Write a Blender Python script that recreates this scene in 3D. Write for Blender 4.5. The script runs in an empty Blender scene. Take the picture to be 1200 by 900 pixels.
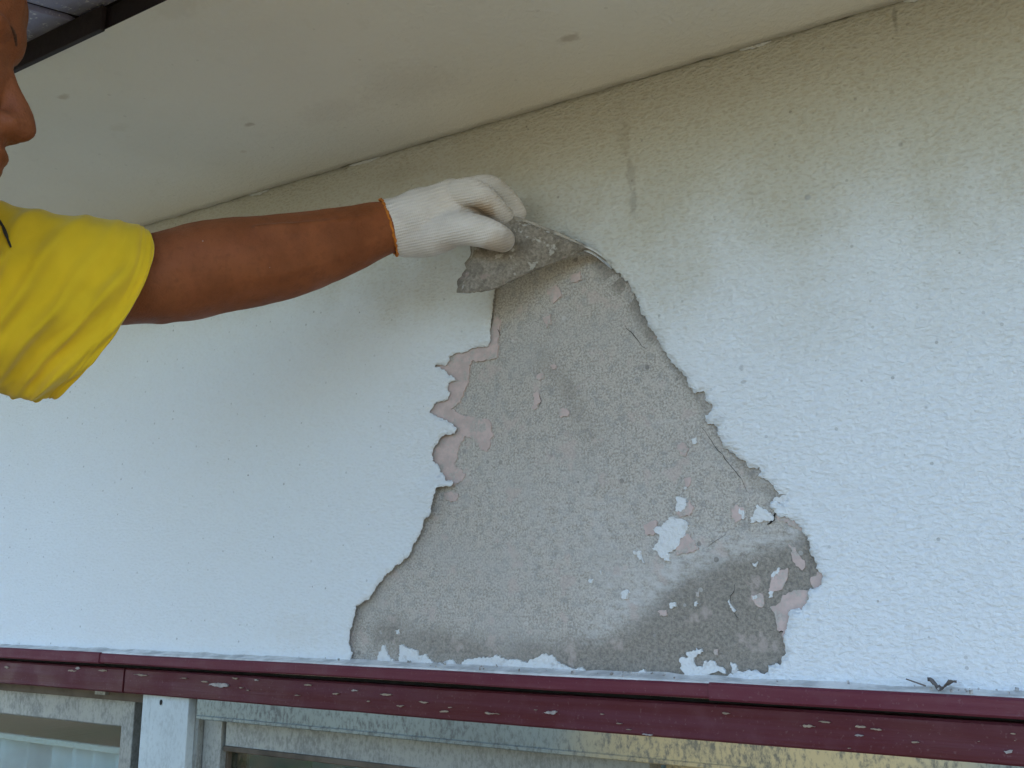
import bpy, bmesh, math, random
import numpy as np
from mathutils import Vector, Matrix, Euler, noise as mnoise
from mathutils.geometry import delaunay_2d_cdt
random.seed(7); rng = np.random.default_rng(7)
S = bpy.context.scene
COL = S.collection

# ------------------------------------------------------------------ camera, sky, sun, exposure
D = 0.93          # metres from the lens to the wall plane (world y)
ZC = 2.30         # lens height above the ground
FPX = 1156.0      # focal length in pixels of a 1200 px wide picture
YAW = math.radians(32.14); PITCH = math.radians(11.97)
cam = bpy.data.cameras.new('camera'); co = bpy.data.objects.new('camera', cam); COL.objects.link(co)
cam.sensor_width = 36.0; cam.lens = 36.0 * FPX / 1200.0
cam.clip_start = 0.02; cam.clip_end = 2000
co.location = (0, 0, ZC); co.rotation_euler = (math.pi/2 + PITCH, 0, YAW)
S.camera = co
S.render.resolution_x = 1024; S.render.resolution_y = 768

SUN_EL = math.radians(45); SUN_ROT = math.radians(30)
w = bpy.data.worlds.new('World'); S.world = w; w.use_nodes = True
wt = w.node_tree; wt.nodes.clear()
sky = wt.nodes.new('ShaderNodeTexSky'); sky.sky_type = 'NISHITA'; sky.sun_disc = False
sky.sun_elevation = SUN_EL; sky.sun_rotation = SUN_ROT; sky.air_density = 1.0; sky.dust_density = 1.0; sky.ozone_density = 3.0
bg = wt.nodes.new('ShaderNodeBackground'); bg.inputs[1].default_value = 0.13
wo = wt.nodes.new('ShaderNodeOutputWorld')
wt.links.new(sky.outputs[0], bg.inputs[0]); wt.links.new(bg.outputs[0], wo.inputs[0])
sl = bpy.data.lights.new('sun', 'SUN'); sl.energy = 3.2; sl.angle = math.radians(0.55); sl.color = (1, .94, .85)
so = bpy.data.objects.new('sun', sl); COL.objects.link(so); so.location = (2, 4, 9)
sdir = Vector((math.sin(SUN_ROT)*math.cos(SUN_EL), math.cos(SUN_ROT)*math.cos(SUN_EL), math.sin(SUN_EL)))
so.rotation_euler = (-sdir).to_track_quat('-Z', 'Y').to_euler()
S.view_settings.view_transform = 'Standard'; S.view_settings.look = 'None'
S.view_settings.exposure = 2.2; S.view_settings.gamma = 1.0
S.render.engine = 'CYCLES'
S.cycles.max_bounces = 6; S.cycles.diffuse_bounces = 4

# ------------------------------------------------------------------ surveying: sight lines of the picture cut with planes of the place
Rv = np.array([math.cos(YAW), math.sin(YAW), 0]); Fv = np.array([-math.sin(YAW), math.cos(YAW), 0])
FW = Fv*math.cos(PITCH) + np.array([0, 0, math.sin(PITCH)]); UP = -Fv*math.sin(PITCH) + np.array([0, 0, math.cos(PITCH)])
C0 = np.array([0, 0, ZC])
def ray(px, py): return Rv*((px-600)/FPX) + UP*((450-py)/FPX) + FW
def P(px, py, off=0.0):                       # point `off` metres in front of the wall
    d = ray(px, py); return C0 + d*((D-off)/d[1])
def PD(px, py, dep): return C0 + ray(px, py)*dep
def PZ(px, py, z):
    d = ray(px, py); return C0 + d*((z-ZC)/d[2])

# ------------------------------------------------------------------ object helpers
ROOT = {}
def tag(o, label=None, cat=None, group=None, kind=None):
    if label: o['label'] = label
    if cat: o['category'] = cat
    if group: o['group'] = group
    if kind: o['kind'] = kind
    return o
def thing(name, label, cat, loc, group=None):
    o = bpy.data.objects.new(name, None); COL.objects.link(o); o.location = loc; o.empty_display_size = .1
    ROOT[o.name] = np.array(loc, float); return tag(o, label, cat, group)
def base_of(o):
    while o.parent: o = o.parent
    return ROOT.get(o.name, np.zeros(3))
def link(name, me, mat, parent=None, smooth=False):
    o = bpy.data.objects.new(name, me); COL.objects.link(o)
    mats = mat if isinstance(mat, (list, tuple)) else [mat]
    if not me.materials:
        for m in mats: me.materials.append(m)
    if parent:
        b = base_of(parent); me.transform(Matrix.Translation(Vector(-b))); o.parent = parent
    if smooth: me.polygons.foreach_set('use_smooth', [True]*len(me.polygons))
    return o
def from_py(name, vs, fs, mat, parent=None, smooth=False):
    me = bpy.data.meshes.new(name); me.from_pydata([tuple(map(float, v)) for v in vs], [], fs); me.update()
    return link(name, me, mat, parent, smooth)
def bm_obj(name, bm, mat, parent=None, smooth=False):
    me = bpy.data.meshes.new(name); bm.to_mesh(me); bm.free(); return link(name, me, mat, parent, smooth)
def add_box(bm, x0, x1, y0, y1, z0, z1, bev=0.0):
    r = bmesh.ops.create_cube(bm, size=1.0)
    for v in r['verts']:
        v.co = Vector(((x0+x1)/2 + v.co.x*(x1-x0), (y0+y1)/2 + v.co.y*(y1-y0), (z0+z1)/2 + v.co.z*(z1-z0)))
    if bev > 0:
        es = list({e for v in r['verts'] for e in v.link_edges})
        bmesh.ops.bevel(bm, geom=es, offset=bev, segments=2, affect='EDGES', profile=.6)
def box(name, x0, x1, y0, y1, z0, z1, mat, parent=None, bev=0.0):
    bm = bmesh.new(); add_box(bm, x0, x1, y0, y1, z0, z1, bev); return bm_obj(name, bm, mat, parent)
def bar(name, x0, x1, y0, y1, z0, z1, mat, parent, bev=.0015, wob=.0008, step=.06):
    """a long board whose edges are a little uneven"""
    n = max(2, int((x1-x0)/step)); xs = np.linspace(x0, x1, n+1)
    b = bev
    prof = [(y0, z0+b), (y0, z1-b), (y0+b, z1), (y1, z1), (y1, z0), (y0+b, z0)]
    vs = []; fs = []; k = len(prof)
    for i, x in enumerate(xs):
        for j, (y, z) in enumerate(prof):
            dy = wob*mnoise.noise(Vector((x*9, z*40, y*40))); dz = wob*mnoise.noise(Vector((x*7+5, z*30, y*60+3)))
            vs.append((x, y+dy, z+dz))
    for i in range(n):
        for j in range(k):
            a = i*k+j; c = i*k+(j+1) % k; fs.append((a, c, c+k, a+k))
    fs.append(tuple(range(k-1, -1, -1))); fs.append(tuple(n*k+j for j in range(k)))
    o = from_py(name, vs, fs, mat, parent)
    bm = bmesh.new(); bm.from_mesh(o.data); bmesh.ops.recalc_face_normals(bm, faces=bm.faces); bm.to_mesh(o.data); bm.free()
    return o

# ------------------------------------------------------------------ material helpers
class NT:
    def __init__(s, name):
        s.m = bpy.data.materials.new(name); s.m.use_nodes = True; s.t = s.m.node_tree
        s.b = s.t.nodes['Principled BSDF']; s.tc = s.t.nodes.new('ShaderNodeTexCoord'); s.co = s.tc.outputs['Object']; s.co3 = s.co; s.dim = '3D'; s.vm = {}
    def flat(s, wall=True):
        if wall:
            sp = s.node('ShaderNodeSeparateXYZ', {0: s.co3}); s.co = s.node('ShaderNodeCombineXYZ', {0: sp.outputs[0], 1: sp.outputs[2]}).outputs[0]
        s.dim = '2D'; return s
    def put(s, sock, v):
        if v is None: return
        if hasattr(v, 'is_linked') or hasattr(v, 'node'): s.t.links.new(v, sock)
        elif isinstance(v, (tuple, list)) and len(v) == 3 and sock.type == 'RGBA': sock.default_value = (*v, 1)
        else: sock.default_value = v
    def node(s, typ, ins={}, **kw):
        n = s.t.nodes.new(typ)
        for k, v in kw.items(): setattr(n, k, v)
        for k, v in ins.items(): s.put(n.inputs[k], v)
        return n
    def noise(s, sc, det=4, ro=.55, dist=0, co=None, out=0):
        det = min(det, 3)
        if co is None:
            k = (sc, det, ro, dist)
            if not hasattr(s, 'memo'): s.memo = {}
            if k in s.memo: return s.memo[k]
        n = s.node('ShaderNodeTexNoise', noise_dimensions=s.dim, ins={'Vector': co or s.co, 'Scale': sc, 'Detail': det, 'Roughness': ro, 'Distortion': dist})
        if co is None: s.memo[k] = n.outputs[out]
        return n.outputs[out]
    def voro(s, sc, feat='F1', co=None, out='Distance', rnd=1.0):
        k = (sc, feat) if co is None else None
        if k and k in s.vm: return s.vm[k].outputs[out]
        n = s.node('ShaderNodeTexVoronoi', {'Vector': co or s.co, 'Scale': sc, 'Randomness': rnd}, feature=feat, voronoi_dimensions=s.dim)
        if k: s.vm[k] = n
        return n.outputs[out]
    def ramp(s, v, a, b, lo=0.0, hi=1.0, smooth=True):
        n = s.node('ShaderNodeMapRange', {'Value': v, 'From Min': a, 'From Max': b, 'To Min': lo, 'To Max': hi}, interpolation_type='SMOOTHSTEP' if smooth else 'LINEAR'); return n.outputs[0]
    def math(s, op, a, b=None, c=None):
        n = s.node('ShaderNodeMath', operation=op); s.put(n.inputs[0], a); s.put(n.inputs[1], b); s.put(n.inputs[2], c); return n.outputs[0]
    def mix(s, f, a, b, mode='MIX'):
        n = s.node('ShaderNodeMix', data_type='RGBA', blend_type=mode); s.put(n.inputs[0], f); s.put(n.inputs[6], a); s.put(n.inputs[7], b); return n.outputs[2]
    def mapping(s, scale=(1, 1, 1), loc=(0, 0, 0), rot=(0, 0, 0), co=None):
        n = s.node('ShaderNodeMapping', {'Vector': co or s.co, 'Scale': scale, 'Location': loc, 'Rotation': rot}); return n.outputs[0]
    def attr(s, name):
        return s.node('ShaderNodeAttribute', attribute_name=name).outputs['Fac']
    def bump(s, h, strength, dist, nrm=None):
        n = s.node('ShaderNodeBump', {'Height': h, 'Strength': strength, 'Distance': dist})
        if nrm: s.t.links.new(nrm, n.inputs['Normal'])
        return n.outputs[0]
    def blob(s, c, r, wob=.35, wsc=60):
        """soft-edged stain: 1 at the centre c (object space), 0 beyond radii r"""
        d = s.node('ShaderNodeVectorMath', {0: s.co3, 1: tuple(float(a) for a in c)}, operation='SUBTRACT').outputs[0]
        d = s.node('ShaderNodeVectorMath', {0: d, 1: tuple(1.0/a for a in r)}, operation='MULTIPLY').outputs[0]
        l = s.node('ShaderNodeVectorMath', {0: d}, operation='LENGTH').outputs['Value']
        l = s.math('ADD', l, s.math('MULTIPLY', s.math('SUBTRACT', s.noise(wsc, 3), .5), wob*3))
        return s.ramp(l, .3, 1.0, 1.0, 0.0)
    def done(s, col=None, rough=None, nrm=None, metal=None, spec=None, **kw):
        s.put(s.b.inputs['Base Color'], col); s.put(s.b.inputs['Roughness'], rough); s.put(s.b.inputs['Normal'], nrm)
        s.put(s.b.inputs['Metallic'], metal); s.put(s.b.inputs['Specular IOR Level'], spec)
        for k, v in kw.items(): s.put(s.b.inputs[k], v)
        return s.m

HB = np.array([-1.0, D+2.0, 0.0])            # base of the house thing (its object space origin)
def hs(p): return tuple(np.asarray(p) - HB)  # world -> house object space

def mat_skin():
    n = NT('white_stucco_paint').flat()
    a = n.noise(175, 3, .6, .7, co=n.mapping((.75, 1.2, 1))); b = n.noise(52, 2, .5, .3); c = n.noise(380, 2, .6)
    wr = n.voro(215, 'F1', co=n.mapping((.6, 1.35, 1)))
    h = n.math('ADD', n.math('MULTIPLY', a, 1.0), n.math('ADD', n.math('MULTIPLY', b, .8), n.math('ADD', n.math('MULTIPLY', c, .3), n.math('MULTIPLY', wr, .45))))
    # grime lodged in the pits, patchy; a broad patch of it high on the right of the wall
    pit = n.ramp(n.math('ADD', n.math('MULTIPLY', a, .8), n.math('MULTIPLY', wr, .45)), .62, .40)
    patch = n.blob(hs(P(900, 40)), (.9, 2, .36), .25, 7)
    patch2 = n.blob(hs(P(420, 230)), (.9, 2, .16), .3, 6)
    patch = n.math('MAXIMUM', patch, n.math('MULTIPLY', patch2, .85))
    col = n.mix(n.ramp(n.noise(2.2, 3), .35, .7), (.745, .785, .81), (.735, .765, .78))
    col = n.mix(n.math('MULTIPLY', patch, .70), col, (.49, .46, .355))
    col = n.mix(n.math('MULTIPLY', pit, n.math('ADD', n.math('MULTIPLY', patch, .26), .05)), col, (.40, .33, .22))
    # specks
    v = n.voro(75); rnd = n.voro(75, out='Color'); sep = n.node('ShaderNodeSeparateColor', {0: rnd}).outputs
    sz = n.ramp(sep[0], .80, 1.0, 0.0, .12)
    sp = n.math('LESS_THAN', v, sz)
    col = n.mix(n.math('MULTIPLY', sp, n.math('MULTIPLY', sep[1], .45)), col, (.16, .15, .13))
    v2 = n.voro(16); s2 = n.node('ShaderNodeSeparateColor', {0: n.voro(16, out='Color')}).outputs
    sp2 = n.math('LESS_THAN', n.math('ADD', v2, n.math('MULTIPLY', n.noise(300, 2), .05)), n.ramp(s2[0], .93, 1, 0, .05))
    col = n.mix(n.math('MULTIPLY', sp2, .5), col, (.13, .11, .10))
    # run-down stains and scuffs with a place of their own
    for (px, py, rx, rz, st, cc) in [(733, 165, .010, .03, .45, (.20, .15, .09)), (742, 205, .009, .022, .7, (.17, .13, .09)), (744, 240, .006, .024, .75, (.14, .12, .10)),
                                     (731, 128, .004, .02, .2, (.2, .16, .1)), (1049, 22, .003, .016, .9, (.09, .08, .06)), (1041, 24, .004, .016, .5, (.42, .36, .2)),
                                     (1056, 170, .0035, .0035, .9, (.09, .07, .05)), (869, 432, .0035, .004, .8, (.1, .1, .1)), (872, 448, .003, .002, .7, (.1, .1, .1)),
                                     (600, 208, .09, .03, .25, (.3, .24, .13)), (470, 205, .06, .018, .25, (.3, .24, .13)), (840, 492, .012, .01, .35, (.3, .33, .36)),
                                     (470, 455, .02, .012, .12, (.4, .3, .15)), (350, 740, .06, .03, .22, (.55, .47, .34)), (948, 232, .004, .004, .7, (.1, .13, .2))]:
        col = n.mix(n.math('MULTIPLY', n.blob(hs(P(px, py)), (rx, .5, rz), .6, 110), st*.42), col, cc)
    # bare grey-backed edge shows on the torn rim
    rim = n.attr('rim')
    col = n.mix(rim, col, (.44, .42, .39))
    return n.done(col, .82, n.bump(h, n.ramp(n.node('ShaderNodeSeparateXYZ', {0: n.co3}).outputs[0], hs(P(350, 500))[0], hs(P(900, 500))[0], .42, .60), .0046), spec=.25)
def mat_soffit():
    n = NT('cream_soffit_paint').flat(False)
    a = n.noise(140, 4, .6, .3); b = n.noise(9, 3)
    h = n.math('ADD', a, n.math('MULTIPLY', b, 1.2))
    col = n.mix(n.ramp(n.noise(3.1, 4), .35, .7), (.80, .765, .69), (.77, .73, .65))
    col = n.mix(n.math('MULTIPLY', n.ramp(n.noise(26, 4, .6), .62, .8), .06), col, (.36, .29, .2))
    zs = ZS
    for (px, py, r, st, cc) in [(667, 45, .016, .55, (.28, .2, .13)), (292, 146, .01, .55, (.3, .2, .11)), (75, 113, .012, .5, (.36, .25, .12)), (285, 178, .008, .25, (.4, .25, .12)),
                                (140, 150, .02, .15, (.4, .3, .15)), (205, 8, .04, .14, (.3, .24, .15)), (480, 100, .09, .14, (.3, .23, .17)), (390, 130, .06, .12, (.3, .22, .17))]:
        c = PZ(px, py, zs)
        col = n.mix(n.math('MULTIPLY', n.blob(hs(c), (r, r*.6, .3), .3, 120), st*.75), col, cc)
    v = n.voro(34); s2 = n.node('ShaderNodeSeparateColor', {0: n.voro(34, out='Color')}).outputs
    sp2 = n.math('LESS_THAN', v, n.ramp(s2[0], .8, 1, 0, .07))
    col = n.mix(n.math('MULTIPLY', sp2, .15), col, (.2, .15, .1))
    return n.done(col, .8, n.bump(h, .5, .0026), spec=.25)
def mat_mortar():
    n = NT('grey_mortar').flat()
    fine = n.noise(420, 4, .7); mid = n.noise(95, 5, .65, .3); big = n.noise(11, 4, .6)
    g = n.voro(620)
    col = n.mix(n.ramp(fine, .3, .7), (.31, .283, .247), (.575, .54, .485))
    col = n.mix(n.math('MULTIPLY', n.ramp(mid, .5, .68), .55), col, (.52, .475, .42))
    col = n.mix(n.math('MULTIPLY', n.ramp(mid, .46, .32), .5), col, (.30, .295, .285))
    col = n.mix(n.math('MULTIPLY', n.ramp(big, .48, .7), .35), col, (.45, .44, .42))
    damp = n.math('ADD', n.attr('damp'), n.math('MULTIPLY', n.math('SUBTRACT', n.noise(26, 5, .65), .5), .38))
    damp = n.math('MULTIPLY', n.ramp(damp, .22, .72), .72)
    col = n.mix(damp, col, n.mix(n.ramp(n.noise(260, 3, .75), .3, .7), (.13, .118, .098), (.29, .258, .212)))
    dust = n.math('MULTIPLY', n.attr('dust'), n.ramp(n.noise(60, 4, .6, co=n.mapping((1.2, 2.6, 1))), .28, .72))
    col = n.mix(n.math('MULTIPLY', dust, .75), col, (.60, .595, .58))
    v = n.voro(60); s2 = n.node('ShaderNodeSeparateColor', {0: n.voro(60, out='Color')}).outputs
    sp2 = n.math('LESS_THAN', v, n.ramp(s2[0], .8, 1, 0, .16))
    col = n.mix(n.math('MULTIPLY', sp2, .6), col, n.mix(s2[1], (.62, .6, .57), (.12, .11, .10)))
    pk = n.math('MULTIPLY', n.ramp(n.noise(30, 4, .6), .60, .72), .5)
    col = n.mix(pk, col, (.54, .45, .41))
    h = n.math('ADD', n.math('MULTIPLY', fine, .55), n.math('ADD', mid, n.math('MULTIPLY', g, .4)))
    return n.done(col, .92, n.bump(h, .55, .0022), spec=.2)
def mat_plain(name, col, rough=.6, bsc=200, bst=.1, bd=.001, var=.12, vsc=12, metal=0.0, spec=.4, **kw):
    n = NT(name)
    c2 = tuple(x*(1-var) for x in col)
    c = n.mix(n.ramp(n.noise(vsc, 4, .6), .35, .68), col, c2)
    return n.done(c, rough, n.bump(n.noise(bsc, 3), bst, bd), metal, spec, **kw)
def mat_primer():
    n = NT('pink_primer').flat()
    c = n.mix(n.ramp(n.noise(70, 4, .6), .35, .65), (.58, .46, .425), (.50, .40, .37))
    c = n.mix(n.math('MULTIPLY', n.ramp(n.noise(240, 3), .5, .7), .4), c, (.44, .39, .36))
    wn = n.math('ADD', n.math('MULTIPLY', n.noise(48, 3, .65), .6), n.math('MULTIPLY', n.noise(210, 3, .7), .4))
    c = n.mix(n.math('MULTIPLY', n.ramp(wn, .50, .60), .85), c, n.mix(n.ramp(n.noise(420, 3, .7), .3, .7), (.34, .315, .285), (.50, .47, .43)))
    return n.done(c, .88, n.bump(n.noise(180, 4), .4, .0012), spec=.2)
def mat_remnant():
    n = NT('white_paint_remnant')
    c = n.mix(n.math('MULTIPLY', n.ramp(n.noise(130, 4, .6), .55, .72), .5), (.69, .71, .715), (.45, .43, .40))
    return n.done(c, .8, n.bump(n.noise(170, 4), .9, .004), spec=.2)
def mat_maroon(name, base, worn):
    n = NT(name)
    st = n.mapping((2.5, 30, 60))
    c = n.mix(n.ramp(n.noise(1.4, 5, .65, co=st), .32, .7), base, worn)
    c = n.mix(n.math('MULTIPLY', n.ramp(n.noise(45, 4, .6), .5, .75), .25), c, (.15, .06, .075))
    c = n.mix(n.math('MULTIPLY', n.ramp(n.noise(300, 2), .62, .72), .15), c, (.28, .2, .2))
    r = n.ramp(n.noise(20, 4), .3, .7, .42, .68)
    return n.done(c, r, n.bump(n.noise(3.0, 5, .6, co=n.mapping((6, 90, 90))), .3, .0012), spec=.25)
def mat_moldy(name, col, amount, metal=0.0, rough=.4, gold_reflection=False, spot=(.10, .095, .08)):
    n = NT(name)
    d = n.noise(210, 4, .75, .2, co=n.mapping((1, 1, .55)))
    m = n.math('MULTIPLY', n.ramp(n.math('ADD', d, n.math('MULTIPLY', n.noise(17, 3), .5)), .66, .95), amount)
    c = n.mix(n.ramp(n.noise(6, 4), .3, .7), col, tuple(x*.86 for x in col))
    if gold_reflection: c = n.mix(n.math('MULTIPLY', n.blob(hs(P(890, 885, .004)), (.26, .5, .3), .15, 14), .85), c, (.56, .42, .20))  # golden reflection towards the rail's right end, painted into its colour
    c = n.mix(m, c, spot)
    return n.done(c, n.math('ADD', n.math('MULTIPLY', m, .4), rough), n.bump(n.noise(90, 4), .15, .001), n.math('MULTIPLY', n.math('SUBTRACT', 1.0, m), metal), .4)
def mat_skinbody():
    n = NT('tanned_skin')
    c = n.mix(n.ramp(n.noise(22, 4, .6), .3, .7), (.275, .088, .031), (.205, .063, .021))
    c = n.mix(n.math('MULTIPLY', n.ramp(n.noise(140, 3), .55, .7), .3), c, (.14, .045, .015))
    c = n.mix(n.math('MULTIPLY', n.ramp(n.noise(9, 2), .5, .75), .35), c, (.29, .10, .04))
    c = n.mix(n.math('MULTIPLY', n.ramp(n.noise(85, 3, .7), .48, .66), .28), c, (.15, .045, .016))
    c = n.mix(n.math('MULTIPLY', n.ramp(n.noise(33, 3, .65), .5, .7), .25), c, (.32, .10, .042))
    v = n.voro(55); s2 = n.node('ShaderNodeSeparateColor', {0: n.voro(55, out='Color')}).outputs
    sp = n.math('LESS_THAN', v, n.ramp(s2[0], .80, 1, 0, .06))       # plaster dust
    c = n.mix(n.math('MULTIPLY', sp, .6), c, (.5, .45, .42))
    h = n.math('ADD', n.noise(420, 3), n.math('MULTIPLY', n.voro(520), .5))
    m = n.done(c, n.ramp(n.noise(30, 3), .3, .7, .5, .7), n.bump(n.noise(75, 3, .6), .25, .003, n.bump(h, .45, .0011)), spec=.2)
    n.b.inputs['Subsurface Weight'].default_value = .08; n.b.inputs['Subsurface Radius'].default_value = (.008, .003, .0015); n.b.inputs['Subsurface Scale'].default_value = .5
    return m
def mat_cloth(name, col, dark, sc=900):
    n = NT(name)
    c = n.mix(n.ramp(n.noise(14, 4, .6), .3, .75), col, dark)
    v = n.voro(28); s2 = n.node('ShaderNodeSeparateColor', {0: n.voro(28, out='Color')}).outputs
    sp = n.math('LESS_THAN', v, n.ramp(s2[0], .86, 1, 0, .055))
    c = n.mix(n.math('MULTIPLY', sp, .7), c, (.10, .07, .02))
    h = n.math('ADD', n.noise(sc, 2), n.math('MULTIPLY', n.noise(60, 3), .8))
    m = n.done(c, .88, n.bump(h, .3, .0011), spec=.15)
    n.b.inputs['Sheen Weight'].default_value = .25; n.b.inputs['Sheen Roughness'].default_value = .5
    return m
def mat_glove():
    n = NT('white_knit_glove')
    # ribs run along the hand: bands across the hand's width, a little wavy
    co_ = n.mapping(rot=(0, math.radians(14), 0))
    wv = n.node('ShaderNodeTexWave', {'Vector': n.attr_vec('rib'), 'Scale': 95.0, 'Distortion': 1.6, 'Detail': 2.0, 'Detail Scale': 1.2}, wave_type='BANDS', bands_direction='X').outputs['Fac']
    wv2 = n.node('ShaderNodeTexWave', {'Vector': n.attr_vec('rib'), 'Scale': 150.0, 'Distortion': 1.5, 'Detail': 1.0}, wave_type='BANDS', bands_direction='Y').outputs['Fac']
    h = n.math('ADD', n.math('MULTIPLY', wv, 1.0), n.math('ADD', n.math('MULTIPLY', wv2, .35), n.math('MULTIPLY', n.noise(500, 2), .5)))
    c = n.mix(n.ramp(n.noise(40, 4, .6), .35, .7), (.74, .70, .665), (.66, .62, .585))
    c = n.mix(n.math('MULTIPLY', n.math('SUBTRACT', 1.0, wv), .14), c, (.42, .38, .35))
    for ctr, r, cc, st in GL_STAINS:
        c = n.mix(n.math('MULTIPLY', n.blob(ctr, (r, r, r), .25, 90), st), c, cc)
    return n.done(c, .92, n.bump(h, .5, .0012), spec=.1)
NT.attr_vec = lambda s, name: s.node('ShaderNodeAttribute', attribute_name=name).outputs['Vector']
def mat_slate():
    n = NT('blue_grey_slate')
    c = n.mix(n.ramp(n.noise(18, 5, .65), .3, .7), (.25, .25, .38), (.34, .34, .48))
    c = n.mix(n.math('MULTIPLY', n.ramp(n.noise(120, 4, .75), .58, .66), .9), c, (.72, .72, .76))
    return n.done(c, .8, n.bump(n.noise(60, 5, .6), .5, .003), spec=.3)
def mat_glass():
    m = bpy.data.materials.new('window_glass'); m.use_nodes = True; t = m.node_tree; t.nodes.clear()
    o = t.nodes.new('ShaderNodeOutputMaterial'); mx = t.nodes.new('ShaderNodeMixShader'); tr = t.nodes.new('ShaderNodeBsdfTransparent'); gl = t.nodes.new('ShaderNodeBsdfGlossy')
    lw_ = t.nodes.new('ShaderNodeLayerWeight'); lw_.inputs[0].default_value = .5; pw_ = t.nodes.new('ShaderNodeMath'); pw_.operation = 'POWER'; pw_.inputs[1].default_value = 4; t.links.new(lw_.outputs['Facing'], pw_.inputs[0]); fr = t.nodes.new('ShaderNodeMath'); fr.operation = 'MULTIPLY_ADD'; fr.inputs[1].default_value = .9; fr.inputs[2].default_value = .05; t.links.new(pw_.outputs[0], fr.inputs[0])
    tr.inputs[0].default_value = (.82, .88, .86, 1); gl.inputs['Roughness'].default_value = .035
    nz = t.nodes.new('ShaderNodeTexNoise'); nz.inputs['Scale'].default_value = 6; bp = t.nodes.new('ShaderNodeBump'); bp.inputs['Strength'].default_value = .05; bp.inputs['Distance'].default_value = .01
    t.links.new(nz.outputs[0], bp.inputs['Height']); t.links.new(bp.outputs[0], gl.inputs['Normal'])
    t.links.new(fr.outputs[0], mx.inputs[0]); t.links.new(tr.outputs[0], mx.inputs[1]); t.links.new(gl.outputs[0], mx.inputs[2]); t.links.new(mx.outputs[0], o.inputs[0])
    return m

# ------------------------------------------------------------------ main levels, measured along the middle of the picture
ZS = P(600, 141)[2]                   # soffit
LEDGE = .023; BOARD = .006
Z_FT = P(600, 790, LEDGE)[2]          # flashing, top of its front
Z_FB = P(600, 806, LEDGE)[2]
Z_BB = P(600, 850, BOARD)[2]          # bottom of the painted board
Z_W = Z_FT + .004                     # where the wall coat ends on the ledge
EAVE = PZ(75, 57, ZS)[1]
XL, XR = -4.5, 1.7

M_SKIN = mat_skin(); M_SOF = mat_soffit(); M_MOR = mat_mortar(); M_PRIM = mat_primer(); M_REM = mat_remnant()
M_FLASH = mat_maroon('maroon_flashing_paint', (.115, .020, .034), (.14, .034, .048))
M_BOARD = mat_maroon('maroon_board_paint', (.085, .012, .014), (.10, .024, .035))
M_BARE = mat_plain('bare_wood', (.36, .275, .20), .8, 240, .3, .001, .3, 60)
M_PALE = mat_plain('pale_undercoat', (.42, .37, .34), .8, 240, .3, .001, .35, 90)
M_SEAL = mat_plain('grey_sealant', (.72, .72, .70), .85, 160, .5, .002, .35, 40)
M_POST = mat_moldy('pale_post_paint', (.56, .62, .62), .22, 0, .55)
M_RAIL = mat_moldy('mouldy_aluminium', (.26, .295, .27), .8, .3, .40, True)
M_SASH = mat_moldy('silver_aluminium', (.34, .35, .325), .5, .3, .42)
M_BROWN = mat_plain('brown_weathered_wood', (.13, .10, .07), .8, 90, .4, .002, .5, 20)
M_DARK = mat_plain('dark_fascia', (.030, .020, .020), .7, 90, .4, .002, .4, 25)
M_SLATE = mat_slate(); M_GLASS = mat_glass()
M_CRACK_SHADE = mat_plain('crack_and_gap_shade', (.03, .028, .025), .95, 200, .5, .002, .4, 60)  # near-black for cracks and for shade painted into the gap under the flashing
M_CURT = mat_plain('pale_blue_curtain', (.62, .70, .80), .9, 300, .3, .001, .3, 8)

# ------------------------------------------------------------------ ground
def mat_ground():
    n = NT('garden_ground')
    c = n.mix(n.ramp(n.noise(.35, 5, .6), .40, .6), (.155, .125, .08), (.115, .10, .055))
    c = n.mix(n.math('MULTIPLY', n.ramp(n.noise(8, 5, .7), .5, .7), .5), c, (.10, .085, .06))
    return n.done(c, .95, n.bump(n.noise(30, 5, .7), .6, .03), spec=.2)
bm = bmesh.new(); bmesh.ops.create_grid(bm, x_segments=60, y_segments=60, size=400)
for v in bm.verts: v.co.z = .0
g = bm_obj('ground', bm, mat_ground()); tag(g, kind='structure'); g['label'] = 'dry garden soil in front of the house'

# ------------------------------------------------------------------ the house
house = thing('house', 'house wall of peeling white stucco over grey mortar with maroon trim and eave', 'house', HB)

# ---- outline of the torn coat, corner by corner (x, y in the picture, how far the coat stands off the mortar in mm)
L = [(582, 338, 1.5), (580, 356, 1.5), (577, 376, 2), (576, 396, 1.5), (574.7, 406, 1), (565, 407, 1), (549, 412.5, 1), (528, 419, 1), (527.5, 424, 1), (525, 428, 1), (510.7, 430, 1), (523, 435, .6), (528, 441, .6), (537, 446, .6), (526.7, 449, .6), (526, 456, .6), (529, 460, .6), (526.7, 468, 1), (513, 471, 1), (505, 484.5, 1), (514.7, 490, .8), (533, 497, .8), (537, 501, 1), (535.5, 509, 3), (524, 510.7, 4), (517, 517, 3.5), (510, 530.7, 3), (508.5, 541, 2), (516, 546.7, 1), (517, 553, 1), (526.7, 564, 3), (534.7, 565, 5), (533, 570.7, 7), (517, 572.5, 9), (513.5, 585, 9), (510.7, 598.7, 8), (500, 613, 5), (492.7, 630.7, 4.5), (483, 650.7, 3.5), (472.7, 661, 3), (456.7, 672, 3.5), (444.7, 686.7, 4), (436.7, 701, 4), (422, 709, 6), (420, 721, 5), (414, 737, 3.5), (411, 753, 2), (415, 764, 1), (409, 781, .5)]
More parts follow.
